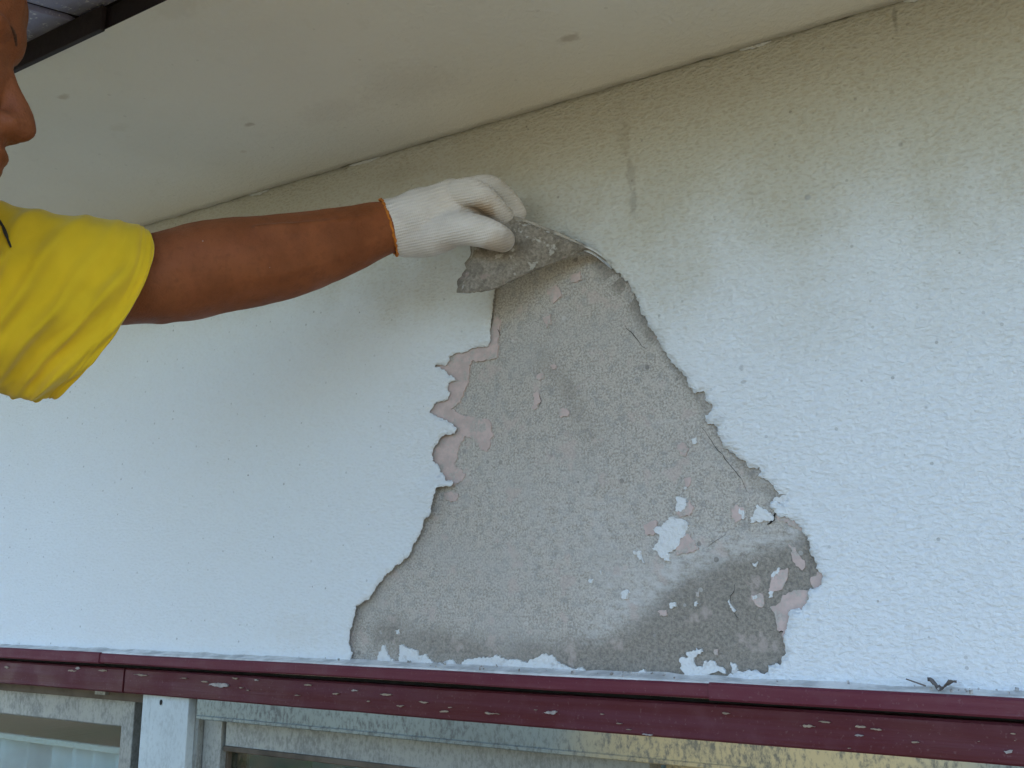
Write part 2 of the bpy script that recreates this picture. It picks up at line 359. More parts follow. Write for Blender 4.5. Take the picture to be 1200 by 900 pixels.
Rr = [(840, 803, .3), (846, 795, .3), (864, 788, .3), (898.7, 788, .3), (901, 779.5, .3), (916, 778.7, .4), (921, 756, .5), (921, 740, .5), (925, 725, .4), (926.7, 716, .3), (941, 714.7, .3), (949, 701, .3), (950.7, 689, .3), (960, 688, .3), (964, 672, .3), (957, 666.7, .3), (952, 652, .3), (946.7, 633, .3), (941, 620, .3), (936, 614.7, .3), (925, 606.7, .3), (916, 606.7, .3), (909, 601, .3), (905, 596, .3), (903.5, 589, .3), (912, 589, .3), (921, 587, .3), (925, 581, .3), (913, 580, .3), (907, 569, .3), (900, 562.7, .3), (888, 558.7, .3), (893, 553, .3), (891, 547.5, .3), (879, 549, .3), (872, 540, .3), (861, 532, .3), (848, 525, .3), (845, 513, .3), (840, 500, .3), (829, 495, .3), (827, 487, .3), (833, 483, .3), (836, 476, .3), (827, 469, .3), (825, 458, .3), (813, 460, .3), (807, 449, .3), (800, 436, .3), (787, 425, .3), (779, 412, .3), (772, 399, .3), (765, 388, .3), (760, 380, .5), (752, 360, 1), (742, 340, 2), (730, 322, 4), (712, 306, 6), (690, 290, 7), (660, 276, 4), (625, 278, 2), (600, 300, 1.5)]
def fract(pts, amp=.16, minlen=.0022, seed=3):
    """closed 2-D+ polyline made ragged by midpoint shifts"""
    r = random.Random(seed); pts = [np.array(p, float) for p in pts]
    while True:
        out = []; again = False
        for i, p in enumerate(pts):
            q = pts[(i+1) % len(pts)]; out.append(p); d = q[:2]-p[:2]; l = np.hypot(*d)
            if l > minlen*2:
                m = (p+q)/2; nrm = np.array([-d[1], d[0]]); m[:2] += nrm*r.uniform(-1, 1)*min(amp, .0016/l); out.append(m); again = True
        pts = out
        if not again: return pts
def wallxz(px, py): p = P(px, py); return p[0], p[2]
Bt = [(x_, 790+.0483*x_-18, .3) for x_ in range(430, 840, 18)]
hole = [(*wallxz(a, b), c*.001) for a, b, c in L + Bt + Rr]
hole = fract(hole, .30, .0013)
HX = np.array([h[0] for h in hole]); HZ = np.array([h[1] for h in hole]); HL = np.array([h[2] for h in hole])
HZ = np.maximum(HZ, Z_W - .004)
def inside(px, pz, X=None, Z=None):
    X = HX if X is None else X; Z = HZ if Z is None else Z
    px = np.asarray(px); pz = np.asarray(pz); r = np.zeros(px.shape, bool); n = len(X); j = n-1
    for i in range(n):
        c = ((Z[i] > pz) != (Z[j] > pz))
        with np.errstate(divide='ignore', invalid='ignore'):
            xi = (X[j]-X[i])*(pz-Z[i])/(Z[j]-Z[i]) + X[i]
        r ^= c & (px < xi); j = i
    return r
SK = .0011   # thickness of the coat
def build_skin():
    ex = [(XL, Z_W-.006), (XR, Z_W-.006), (XR, ZS+.02), (XL, ZS+.02)]
    gx, gz = np.meshgrid(np.arange(-1.75, .12, .009), np.arange(Z_W, ZS+.01, .009))
    gx = gx.ravel() + rng.uniform(-.002, .002, gx.size); gz = gz.ravel() + rng.uniform(-.002, .002, gz.size)
    keep = ~inside(gx, gz)
    dmin = np.full(gx.size, 9.)
    near = np.zeros(gx.size, int)
    for i in range(len(HX)):
        d = np.hypot(gx-HX[i], gz-HZ[i]); m = d < dmin; dmin[m] = d[m]; near[m] = i
    keep &= dmin > .003
    gx, gz, gd, gn = gx[keep], gz[keep], dmin[keep], near[keep]
    n0 = len(HX)
    pts = [Vector((HX[i], HZ[i])) for i in range(n0)] + [Vector(e) for e in ex] + [Vector((a, b)) for a, b in zip(gx, gz)]
    ed = [(i, (i+1) % n0) for i in range(n0)] + [(n0+i, n0+(i+1) % 4) for i in range(4)]
    vo, eo, fo, ov, oe, of = delaunay_2d_cdt(pts, ed, [], 0, 1e-6)
    vx = np.array([v[0] for v in vo]); vz = np.array([v[1] for v in vo])
    F = np.array([f for f in fo if len(f) == 3]); cx = vx[F].mean(1); cz = vz[F].mean(1)
    F = F[~inside(cx, cz)]
    # stand-off from the wall
    lift = np.zeros(len(vo)); rim = np.zeros(len(vo))
    for k, v in enumerate(vo):
        src = ov[k]
        d = np.hypot(vx[k]-HX, vz[k]-HZ); i = int(d.argmin()); dm = d[i]
        A = HL[i]; lift[k] = A*math.exp(-(dm/(.010+A*2.2))**1.3)
        lift[k] += .0012*mnoise.noise(Vector((vx[k]*11, 0, vz[k]*11))) + .0022*mnoise.noise(Vector((vx[k]*3.1, 7, vz[k]*3.1)))
        if dm < 1e-5: rim[k] = 1
    lift = np.maximum(lift*.9 + .0010, .0006)
    me = bpy.data.meshes.new('paint_coat')
    nv = len(vo)
    front = [(vx[k], D-lift[k]-SK, vz[k]) for k in range(nv)]; back = [(vx[k], D-lift[k], vz[k]) for k in range(nv)]
    faces = []; cnt = {}
    for f in F:
        a, b, c = map(int, f)
        if (vx[b]-vx[a])*(vz[c]-vz[a])-(vz[b]-vz[a])*(vx[c]-vx[a]) < 0: b, c = c, b
        faces.append((a, b, c))
        for e in ((a, b), (b, c), (c, a)): cnt[e] = 1
    nf = len(faces)
    bedge = [e for e in cnt if (e[1], e[0]) not in cnt]
    bidx = sorted({i for e in bedge for i in e}); bm_ = {i: nv+j for j, i in enumerate(bidx)}
    verts = front + [back[i] for i in bidx]
    for a, b in bedge: faces.append((b, a, bm_[a], bm_[b]))
    me.from_pydata([tuple(map(float, v)) for v in verts], [], faces); me.update()
    at = me.attributes.new('rim', 'FLOAT', 'POINT'); at.data.foreach_set('value', np.concatenate([np.zeros(nv), np.ones(len(bidx))]).astype(np.float32)*.85)
    sm = np.zeros(len(faces), bool); sm[:nf] = True; me.polygons.foreach_set('use_smooth', sm)
    return me

# ---- mortar backing
def build_mortar():
    x0, x1, z0, z1 = -1.02, -.18, Z_W-.02, ZS-.02
    nx, nz = 170, 130; xs = np.linspace(x0, x1, nx); zs = np.linspace(z0, z1, nz)
    X, Zz = np.meshgrid(xs, zs)
    y = np.zeros_like(X)
    for i in range(nz):
        for j in range(nx):
            y[i, j] = D + .0013 + .0010*mnoise.noise(Vector((X[i, j]*8, 2, Zz[i, j]*8))) + .0005*mnoise.noise(Vector((X[i, j]*45, 2, Zz[i, j]*45)))
    vs = np.stack([X, y, Zz], -1).reshape(-1, 3)
    fs = [(i*nx+j, i*nx+j+1, (i+1)*nx+j+1, (i+1)*nx+j) for i in range(nz-1) for j in range(nx-1)]
    me = bpy.data.meshes.new('mortar_patch'); me.from_pydata([tuple(map(float, v)) for v in vs], [], fs); me.update()
    def dist_poly(pts):
        pw = [wallxz(*p) for p in pts]; best = np.full(X.size, 9.); tt = np.zeros(X.size)
        for k in range(len(pw)-1):
            a = np.array(pw[k]); b = np.array(pw[k+1]); ab = b-a; L2 = ab@ab
            t = np.clip(((vs[:, 0]-a[0])*ab[0] + (vs[:, 2]-a[1])*ab[1])/L2, 0, 1)
            d = np.hypot(vs[:, 0]-a[0]-ab[0]*t, vs[:, 2]-a[1]-ab[1]*t); best = np.minimum(best, d)
        return best
    def g_(pts, w_): return np.exp(-(dist_poly(pts)/w_)**2)
    # the damp stain: a body on the lower right and a tongue running left along the sill
    dp = [wallxz(*p) for p in [(560, 800), (600, 765), (690, 752), (740, 735), (770, 705), (800, 672), (850, 652), (900, 638), (945, 622), (985, 660), (960, 790), (930, 830), (560, 830)]]
    DX = np.array([p[0] for p in dp]); DZ = np.array([p[1] for p in dp])
    ins = inside(vs[:, 0], vs[:, 2], DX, DZ); dd = dist_poly([(560, 800), (600, 765), (690, 752), (740, 735), (770, 705), (800, 672), (850, 652), (900, 638), (945, 622)])
    damp = np.clip(.5 + np.where(ins, dd, -dd)/.07, 0, 1)
    damp = np.maximum(damp, .60*g_([(450, 745), (560, 768), (650, 775), (740, 770)], .034))
    damp = np.maximum(damp, .62*g_([(700, 310), (740, 345), (765, 395)], .014)); damp = np.maximum(damp, .5*g_([(775, 405), (820, 470), (850, 520), (905, 580)], .010))
    damp = np.maximum(damp, .42*g_([(640, 420), (700, 520)], .03))
    dust = .75*g_([(690, 745), (750, 700), (800, 665), (850, 640), (930, 625)], .011) + .55*g_([(700, 700), (760, 668), (830, 630)], .022) + .5*g_([(765, 496), (825, 492)], .0035) + .4*g_([(810, 548), (850, 545)], .004) + .4*g_([(820, 582), (900, 580)], .005)
    dust += .35*g_([(560, 560), (640, 600), (720, 590)], .06) + .45*g_([(840, 655), (940, 618)], .006) + .25*g_([(480, 700), (600, 690), (700, 640)], .06)
    dust += .3*g_([(760, 445), (790, 452)], .004)
    for nm, a in (('damp', damp), ('dust', np.clip(dust, 0, 1))):
        at = me.attributes.new(nm, 'FLOAT', 'POINT'); at.data.foreach_set('value', a.astype(np.float32))
    return me
wall = box('wall', XL, XR, D+.002, D+.14, Z_W-.02, ZS+.03, M_MOR, house)
mortar = link('mortar_patch', build_mortar(), M_MOR, house, True); mortar['label'] = 'bare grey mortar where the coat is stripped'
coat = link('paint_coat', build_skin(), M_SKIN, house); coat['label'] = 'white stucco paint coat with a torn hole'

def patch(name, pts, mat, y0, y1, amp=.13, seed=1, parent=None, px=True, minlen=.002):
    """a thin scab lying on the wall, with a ragged rim"""
    p2 = [(*wallxz(*p), 0) for p in pts] if px else [(*p, 0) for p in pts]
    p2 = fract(p2, amp, minlen, seed)
    if px:
        for p in p2: p[1] = max(p[1], Z_FT-.002)
    bm = bmesh.new(); vs = [bm.verts.new((p[0], y1, p[1])) for p in p2]
    f = bm.faces.new(vs); f.normal_update()
    if f.normal.y > 0: f.normal_flip()
    r = bmesh.ops.extrude_face_region(bm, geom=[f]); nv = [e for e in r['geom'] if isinstance(e, bmesh.types.BMVert)]
    for v in nv: v.co.y = y0 + .00012*mnoise.noise(v.co*60)
    bmesh.ops.triangulate(bm, faces=bm.faces[:]); bmesh.ops.recalc_face_normals(bm, faces=bm.faces)
    return bm_obj(name, bm, mat, parent or mortar)
def Z4(l): return [(400+a/3.75, 380+b/3.75) for a, b in l]
def Z5(l): return [(680+a/3.75, 380+b/3.75) for a, b in l]
def Z6(l): return [(390+a/3.75, 580+b/3.75) for a, b in l]
def Z7(l): return [(680+a/3.75, 580+b/3.75) for a, b in l]
PR0, PR1 = D-.0004, D+.004
primers = [
 Z4([(672, -40), (700, -20), (690, 60), (682, 150), (570, 165), (560, 230), (545, 290), (512, 345), (480, 372), (520, 395), (560, 400), (600, 412), (655, 430), (668, 480), (655, 520), (640, 560), (610, 545), (590, 520), (545, 490), (525, 520), (510, 580), (500, 620), (545, 655), (530, 690), (500, 710), (440, 700), (380, 600), (380, 540), (430, 480), (470, 450), (360, 395), (400, 330), (450, 330), (440, 240), (390, 185), (460, 130), (560, 100), (640, 80)]),
 Z4([(470, 742), (500, 735), (515, 750), (505, 775), (480, 782), (465, 765)]),
 Z4([(845, 305), (868, 300), (878, 335), (860, 368), (838, 372), (846, 340)]), Z4([(950, 385), (975, 368), (1000, 380), (995, 405), (965, 412)]), Z4([(860, 222), (885, 215), (890, 240), (868, 250)]), Z4([(915, 180), (935, 175), (945, 190), (928, 198)]),
 Z5([(430, 525), (455, 520), (478, 545), (465, 578), (440, 575), (428, 550)]), Z5([(455, 680), (485, 672), (482, 705), (462, 712)]),
 Z7([(445, 45), (480, 20), (500, 60), (480, 95), (440, 100), (420, 80)]), Z7([(280, 130), (330, 110), (345, 150), (320, 180), (285, 170)]), Z7([(420, 215), (470, 170), (500, 200), (520, 240), (470, 260), (420, 262)]), Z7([(655, 55), (690, 40), (720, 60), (715, 100), (680, 122), (665, 90)]),
 Z7([(915, 215), (945, 230), (962, 262), (990, 300), (975, 332), (945, 300), (925, 255)]), Z7([(850, 340), (912, 320), (908, 372), (872, 420), (835, 432), (838, 380)]),
 Z7([(890, 440), (940, 418), (1030, 420), (1020, 470), (985, 520), (940, 530), (912, 600), (865, 592), (855, 532), (833, 492), (880, 472)]), Z7([(752, 440), (802, 438), (804, 490), (785, 492)]), Z7([(1010, 372), (1040, 340), (1080, 345), (1062, 412), (1030, 412)]), Z7([(860, 90), (905, 85), (950, 108), (1000, 150), (960, 150), (910, 118), (872, 112)]), Z7([(340, 512), (378, 505), (382, 528), (350, 532)]), Z7([(505, 425), (525, 420), (522, 448), (508, 445)]), Z7([(590, 680), (605, 676), (604, 704), (592, 702)]), Z7([(1000, 590), (915, 590), (890, 605), (905, 690), (925, 640)]),
 Z6([(490, -5), (530, -12), (540, 12), (520, 30), (498, 22)]), [(640, 340), (652, 334), (660, 348), (648, 356)], [(668, 322), (680, 318), (682, 328), (670, 331)], [(636, 372), (645, 368), (647, 380), (640, 384)],
]
for i, p in enumerate(primers):
    patch('primer_patch', p, M_PRIM, PR0-.000012*i, PR1, .35, 20+i)
W0, W1 = D-.0013, D+.004
whites = [
 Z7([(330, 145), (365, 130), (400, 95), (440, 105), (478, 130), (465, 180), (440, 200), (420, 240), (385, 255), (395, 290), (345, 260), (318, 235), (335, 215), (350, 175), (318, 150)]),
 Z7([(425, 8), (465, 15), (468, 45), (445, 75), (420, 70)]), Z7([(455, -30), (465, -36), (463, -22)]),
 Z5([(780, 792), (815, 812), (842, 838), (852, 858), (800, 868), (748, 872), (765, 825)]), Z5([(703, 808), (722, 828), (716, 858), (704, 835)]), Z5([(490, 505), (510, 498), (515, 520), (496, 526)]),
 Z7([(235, 245), (265, 245), (268, 270), (285, 300), (262, 285), (240, 262)]), Z7([(42, 368), (55, 370), (52, 388), (42, 386)]), Z7([(180, 432), (205, 415), (214, 432), (198, 458), (182, 450)]), Z7([(85, 335), (96, 332), (92, 350)]),
 Z7([(828, 430), (850, 425), (846, 450), (830, 452)]), Z7([(845, 345), (880, 322), (872, 350), (850, 372)]), Z7([(758, 300), (782, 292), (778, 306), (762, 312)]), Z7([(655, 460), (668, 490), (684, 508), (678, 516), (660, 495), (650, 470)]), Z7([(505, 470), (514, 466), (512, 490), (503, 488)]), Z7([(395, 475), (420, 472), (424, 492), (402, 500)]), Z7([(755, 445), (775, 440), (772, 458), (760, 462)]), Z7([(1008, 60), (960, 100), (935, 85), (860, 30), (835, 40), (850, 20), (920, -10)]),
 Z6([(198, 770), (205, 690), (222, 660), (232, 668), (240, 700), (268, 722), (288, 742), (286, 768)]), Z6([(278, 595), (292, 590), (290, 612), (282, 610)]),
 Z6([(288, 768), (294, 660), (330, 672), (365, 682), (378, 706), (405, 700), (430, 722), (450, 738), (490, 735), (532, 728), (540, 752), (536, 778)]),
 Z6([(560, 780), (578, 732), (600, 720), (650, 716), (700, 712), (750, 715), (800, 726), (860, 738), (895, 715), (930, 702), (980, 720), (1010, 742), (1045, 757), (1105, 765), (1112, 790), (1090, 808), (800, 800)]),
 Z7([(-10, 760), (10, 755), (24, 785), (10, 806), (-12, 804)]), Z7([(225, 785), (260, 776), (315, 780), (322, 800), (260, 812), (228, 805)]),
 Z7([(438, 720), (478, 712), (470, 690), (510, 672), (535, 675), (530, 700), (500, 715), (505, 745), (540, 760), (545, 738), (592, 732), (600, 750), (632, 762), (640, 785), (598, 778), (556, 790), (552, 812), (480, 818), (445, 800), (470, 780), (440, 760)]),
 Z7([(662, 735), (682, 740), (690, 778), (700, 800), (672, 805), (668, 770)]), [(556, 318), (562, 314), (566, 322), (560, 326)],
]
for i, p in enumerate(whites):
    patch('paint_remnant', p, M_REM, W0-.000012*i, W1, .45, 60+i, minlen=.0014)
# hairline cracks in the mortar
def crack(pts, wd):
    v = []; pw = [np.array(wallxz(*p)) for p in pts]; fine = []
    for a, b in zip(pw[:-1], pw[1:]):
        for t in (0, .33, .66): fine.append(a+(b-a)*t + rng.uniform(-.0012, .0012, 2))
    fine.append(pw[-1]); n = len(fine); fs = []
    for i, p in enumerate(fine):
        d = fine[min(i+1, n-1)]-fine[max(i-1, 0)]; d = d/(np.hypot(*d)+1e-9); nn = np.array([-d[1], d[0]])*wd*.22*math.sin(math.pi*(i+.6)/(n+.2))*random.uniform(.6, 1.3)
        v += [(p[0]+nn[0], D-.0006, p[1]+nn[1]), (p[0]-nn[0], D-.0006, p[1]-nn[1])]
    for i in range(n-1): fs.append((2*i, 2*i+1, 2*i+3, 2*i+2))
    from_py('crack', v, fs, M_CRACK_SHADE, mortar)
crack(Z5([(525, 445), (550, 475), (590, 530), (640, 590), (680, 650), (720, 700), (745, 745)]), .0016)
crack(Z7([(690, 385), (670, 430), (655, 470), (680, 520), (700, 560)]), .0016)
crack(Z7([(640, 170), (560, 230)]), .0012); crack(Z7([(870, 600), (905, 605)]), .003)
crack(Z5([(195, 0), (240, 60), (290, 110)]), .0016); crack(Z4([(690, 20), (700, 50)]), .002); crack(Z4([(865, 370), (878, 335), (872, 305)]), .0016)
crack(Z7([(820, 130), (850, 110), (858, 70)]), .005)

# ---- soffit with an uneven inner edge that leaves a dark crack along the wall
def build_soffit():
    xs = np.concatenate([np.linspace(XL, -1.9, 12), np.arange(-1.88, .16, .011), np.linspace(.2, XR, 8)])
    vs = []; ys = [EAVE, EAVE+.06, EAVE+.14, EAVE+.22, D-.12, D-.06, D-.02]
    n = len(ys)+2
    for x in xs:
        gap = .0032 + .0028*mnoise.noise(Vector((x*14, 1, 0))) + .0020*mnoise.noise(Vector((x*52, 4, 0)))
        edge = D - .0045 - max(.0004, gap)
        for k, y in enumerate(ys): vs.append((x, y, ZS + .0012*mnoise.noise(Vector((x*3, y*3, 0)))))
        vs.append((x, edge, ZS + .0012*mnoise.noise(Vector((x*40, 3, 9))))); vs.append((x, edge, ZS+.014))
    fs = [(i*n+k, i*n+k+1, (i+1)*n+k+1, (i+1)*n+k) for i in range(len(xs)-1) for k in range(n-1)]
    return from_py('soffit', vs, fs, M_SOF, house, True)
soffit = build_soffit()
box('crack_backing', XL, XR, D-.03, D-.0022, ZS+.006, ZS+.018, M_CRACK_SHADE, soffit)
# flakes of caulk left in the joint
for (pa, pb) in [((412, 191), (448, 181)), ((868, 58), (905, 48)), ((295, 225), (318, 218)), ((1060, 7), (1085, -2))]:
    a = P(*pa); b = P(*pb); n_ = 12; vs = []; fs = []
    for i in range(n_+1):
        t = i/n_; x = a[0]+(b[0]-a[0])*t; w_ = .0017*math.sin(math.pi*(t*.92+.04))*(.6+.7*random.random())
        vs += [(x, D-.0035, ZS+.003), (x, D-.0042-w_*.8, ZS+.0015-w_*.3), (x, D-.0036-w_*.3, ZS+.001-w_*1.3), (x, D-.0030, ZS+.001-w_*1.5)]
    for i in range(n_):
        for k in range(3): q = i*4+k; fs.append((q, q+4, q+5, q+1))
    from_py('caulk_flake', vs, fs, M_REM, soffit)

# ---- eave: dark fascia strips and the slates that overhang it
jx = PZ(113, 37, ZS)[0]
fh = .024
roof = box('roof', XL, XR, EAVE+.012, D+4.2, ZS+.05, ZS+.07, M_DARK, house)
box('fascia_strip', XL, jx+.012, EAVE-.006, EAVE-.0005, ZS-.003, ZS+fh, M_DARK, roof, .001)
box('fascia_strip', jx-.004, XR, EAVE+.0015, EAVE+.0075, ZS+.002, ZS+fh+.002, M_DARK, roof, .001)
jsx = PZ(88, 22, ZS+fh+.003)[0]
box('slate_underlay', XL, XR, EAVE-.17, EAVE+.011, ZS+.030, ZS+.034, M_DARK, roof)
sw = .30; x = jsx - sw*6
while x < XR:
    right = x > jsx - .01
    zz = ZS + fh + (.004 if right else 0.0)
    bm = bmesh.new(); add_box(bm, .0035, sw-.0035, -.21, .10, 0, .007, .001)
    for v in bm.verts: v.co.z += .25*(v.co.y+.0) + .0012*mnoise.noise(v.co*30+Vector((x, 0, 0))) ; v.co.x += x; v.co.y += EAVE; v.co.z += zz + .0015
    bm_obj('slate', bm, M_SLATE, roof); x += sw
# roof slope and the closed rest of the house, so that no sun gets in from behind
from_py('roof_slope', [(XL, EAVE-.10, ZS+.04), (XR, EAVE-.10, ZS+.04), (XR, D+2.2, ZS+.9), (XL, D+2.2, ZS+.9), (XL, D+4.6, ZS+.04), (XR, D+4.6, ZS+.04)], [(0, 1, 2, 3), (3, 2, 5, 4)], M_SLATE, roof)
box('back_wall', XL, XR, D+3.9, D+4.0, 0, ZS+.04, M_SKIN, house)
box('side_wall', XL-.1, XL, D+.0, D+4.0, 0, ZS+.045, M_SKIN, house); box('side_wall', XR, XR+.1, D+.0, D+4.0, 0, ZS+.045, M_SKIN, house)
box('lower_wall', XL, XR, D, D+.14, 0, 1.15, M_SKIN, house)
box('room_floor', XL, XR, D+.14, D+3.9, .40, .45, M_BROWN, house)

# ---- ledge, flashing, painted board
def ledge():
    xs = np.arange(-2.6, .5, .013); vs = []
    for x in xs:
        q = mnoise.noise(Vector((x*23, 3, 0))); q2 = mnoise.noise(Vector((x*70, 5, 0)))
        vs += [(x, D-.0006, Z_FT+.0062+.0020*q+.001*q2), (x, D-.006, Z_FT+.0036+.0014*q), (x, D-.016+.002*q2, Z_FT+.0022+.0007*q2), (x, D-LEDGE+.0028+.0012*q2, Z_FT+.0009), (x, D-LEDGE+.004, Z_FT-.003)]
    fs = [(i*5+k, (i+1)*5+k, (i+1)*5+k+1, i*5+k+1) for i in range(len(xs)-1) for k in range(4)]
    return from_py('sealant_fillet', vs, fs, M_SEAL, house, True)
ledge()
jf = P(846, 815, LEDGE)[0]; jf2 = P(112, 765, LEDGE)[0]; jb = P(146, 790, BOARD)[0]
trim = bar('flashing_strip', jf2, jf, D-LEDGE, D+.004, Z_FB, Z_FT, M_FLASH, house, .002, .0009)
bar('flashing_strip', jf-.012, XR, D-LEDGE-.0022, D+.0035, Z_FB-.0012, Z_FT+.0011, M_FLASH, house, .002, .0009)
bar('flashing_strip', XL, jf2+.01, D-LEDGE-.0015, D+.0035, Z_FB-.0007, Z_FT+.0009, M_FLASH, house, .002, .0009)
boardR = bar('trim_board', jb+.0012, XR, D-BOARD, D+.05, Z_BB, Z_FB-.0065, M_BOARD, house, .002, .0007)
box('shadow_gap', XL, XR, D+.012, D+.049, Z_FB-.009, Z_FB+.003, M_CRACK_SHADE, house)  # near-black strip paints in the shade under the flashing's overhang
boardL = bar('trim_board', XL, jb-.0012, D-BOARD-.0012, D+.05, Z_BB, Z_FB-.0065, M_BOARD, house, .002, .0007)
# chips of missing paint on the board
chips = [(255, 803, 22, 6), (282, 806, 9, 3), (325, 801, 6, 4), (360, 803, 16, 5), (393, 813, 16, 4), (415, 809, 8, 4), (452, 814, 12, 5), (431, 822, 6, 4), (468, 827, 14, 5), (496, 823, 16, 4), (508, 817, 8, 3), (520, 834, 13, 4), (527, 829, 5, 3), (575, 836, 34, 6), (616, 829, 9, 3), (646, 835, 13, 5), (627, 832, 6, 2), (705, 837, 6, 2), (725, 848, 15, 3), (736, 855, 8, 2), (759, 861, 10, 2), (850, 836, 20, 5), (947, 851, 15, 5), (965, 846, 13, 3), (1008, 852, 12, 5), (1006, 862, 15, 4), (1028, 855, 15, 3), (1072, 870, 11, 3), (1147, 869, 6, 2), (1187, 860, 9, 3), (1182, 881, 12, 8), (1189, 868, 5, 2), (995, 877, 8, 2), (8, 782, 6, 4), (53, 782, 7, 5), (91, 783, 6, 5), (84, 786, 14, 3), (120, 786, 12, 3), (165, 791, 20, 3), (215, 795, 14, 3), (300, 797, 7, 3), (240, 799, 12, 3), (275, 795, 10, 3), (290, 809, 8, 3), (348, 815, 8, 3)]
for i, (px, py, wpx, hpx) in enumerate(chips):
    r = random.Random(i); pts = []
    n_ = 9; f_ = r.uniform(.45, 1.35); wpx *= f_; hpx *= .8*f_**.5
    if i % 4 == 2 and wpx < 9: continue
    for k in range(n_):
        a = 2*math.pi*k/n_; q = P(px+math.cos(a)*wpx/2*r.uniform(.5, 1.1), py+wpx*.03*math.cos(a)+math.sin(a)*hpx/2*r.uniform(.25, 1.0), BOARD+.002); pts.append((q[0], q[2]))
    patch('paint_chip', pts, M_BARE if i % 5 else M_PALE, D-BOARD-.0021-(i % 7)*.00005, D-BOARD+.002, .15, i, boardL if px < 146 else boardR, False, .0009)

# ---- windows and post under the board
pl, pr = P(164, 808, 0)[0], P(219, 812, 0)[0]
post = box('post', pl+.019, pr, D+.004, D+.12, 1.2, Z_BB+.01, M_POST, house, .0015)
box('edge_strip', pl, pl+.0175, D+.006, D+.12, 1.2, Z_BB+.01, M_POST, post, .001)
hp = P(189, 823, -.004)
bm = bmesh.new(); bmesh.ops.create_cone(bm, cap_ends=True, segments=12, radius1=.0018, radius2=.0018, depth=.004); bmesh.ops.rotate(bm, verts=bm.verts, matrix=Matrix.Rotation(math.pi/2, 3, 'X'))
for v in bm.verts: v.co.z *= 1.9; v.co += Vector((hp[0], D+.0045, hp[2]))
bm_obj('nail_hole', bm, M_CRACK_SHADE, post)
box('corner_strip', pr+.0005, pr+.008, D+.016, D+.11, 1.2, Z_BB+.01, M_SASH, post)
# right-hand window
gx = P(236, 850, -.02)[0]
jamb = box('window_jamb', pr+.009, gx+.004, D+.035, D+.10, 1.2, Z_BB+.01, M_BROWN, house)
rx0 = P(231, 830, .004)[0]; zr1 = P(600, 878, .004)[2]
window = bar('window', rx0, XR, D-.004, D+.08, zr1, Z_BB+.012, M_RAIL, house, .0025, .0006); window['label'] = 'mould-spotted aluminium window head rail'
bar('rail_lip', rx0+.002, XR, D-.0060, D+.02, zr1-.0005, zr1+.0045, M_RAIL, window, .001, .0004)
sy = D+.028
sx0 = P(241, 860, -.028)[0]; sx1 = P(262, 860, -.028)[0]; zs0 = P(467, 900, -.028)[2]; xe = P(761, 897, -.028)[0]
stile = box('sash_stile', sx0, sx1, sy-.004, sy+.03, 1.2, zr1+.02, M_SASH, window, .0015)
box('stile_groove', sx1, sx1+.004, sy+.006, sy+.028, 1.2, zr1+.02, M_BROWN, window)
bar('sash_rail', sx1+.0045, xe, sy, sy+.028, zs0, zr1+.02, M_SASH, window, .002, .0004)
bar('sash_bead', sx1+.0045, xe, sy-.003, sy+.004, zs0-.004, zs0+.003, M_BROWN, window, .001, .0003)
box('pane', sx1+.005, xe-.03, sy+.012, sy+.016, 1.22, zs0-.0045, M_GLASS, window)
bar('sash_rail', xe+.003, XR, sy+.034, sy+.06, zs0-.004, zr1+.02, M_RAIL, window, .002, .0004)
box('pane', xe+.02, XR-.05, sy+.045, sy+.049, 1.22, zs0-.0085, M_GLASS, window)
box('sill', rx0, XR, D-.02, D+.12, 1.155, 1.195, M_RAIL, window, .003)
# left-hand window
zl1 = P(70, 822, -.05)[2]; zl0 = P(70, 844, -.05)[2]; ly = D+.05
lx = P(144, 850, -.05)[0]; lx2 = P(158, 850, -.05)[0]
lw = box('window', XL, pl-.001, D+.030, D+.10, zl1+.012, Z_BB+.01, M_BROWN, house, .001); lw['label'] = 'brown weathered frame head of the left window'
bar('sash_rail', XL, lx, ly, ly+.028, zl0, zl1+.011, M_SASH, lw, .002, .0004)
box('sash_stile', lx, lx2, ly-.003, ly+.03, 1.2, zl1+.0115, M_SASH, lw, .0015)
box('pane', XL, lx+.002, ly+.012, ly+.016, 1.22, zl0-.0005, M_GLASS, lw)
box('window_jamb', lx2+.001, pl-.0005, D+.06, D+.11, 1.2, zl1+.0115, M_BROWN, lw)
pt = P(121, 809, -.028)
box('metal_tab', pt[0]-.014, pt[0]+.010, D+.024, D+.031, pt[2]-.006, pt[2]+.004, M_SASH, lw, .0008)
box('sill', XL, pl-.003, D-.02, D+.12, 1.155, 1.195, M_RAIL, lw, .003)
# curtain and rod close behind the left pane
cr = P(70, 871, -.085)
rod = bar('curtain_rail', XL, lx-.02, D+.085, D+.092, cr[2]-.005, cr[2]+.004, M_REM, house, .001, .0005)
xs = np.arange(-3.2, lx-.02, .012); vs = []; fs = []
for x in xs:
    for k, z in enumerate((cr[2]-.005, cr[2]-.3, 1.22)): vs.append((x, D+.108+.010*math.sin(x*95+math.sin(x*13)*2)+.004*k, z))
for i in range(len(xs)-1):
    for k in range(2): q = i*3+k; fs.append((q, q+3, q+4, q+1))
from_py('curtain', vs, fs, M_CURT, rod, True)

# ------------------------------------------------------------------ the sheet of coat being pulled off
def catmull(pts, n):
    p = np.array(pts, float); p = np.vstack([2*p[0]-p[1], p, 2*p[-1]-p[-2]]); out = []
    m = len(p)-3
    for s in np.linspace(0, m-1e-6, n):
        i = int(s); t = s-i; a, b, c, d = p[i:i+4]
        out.append(.5*((2*b)+(-a+c)*t+(2*a-5*b+4*c-d)*t*t+(-a+3*b-3*c+d)*t**3))
    return np.array(out)
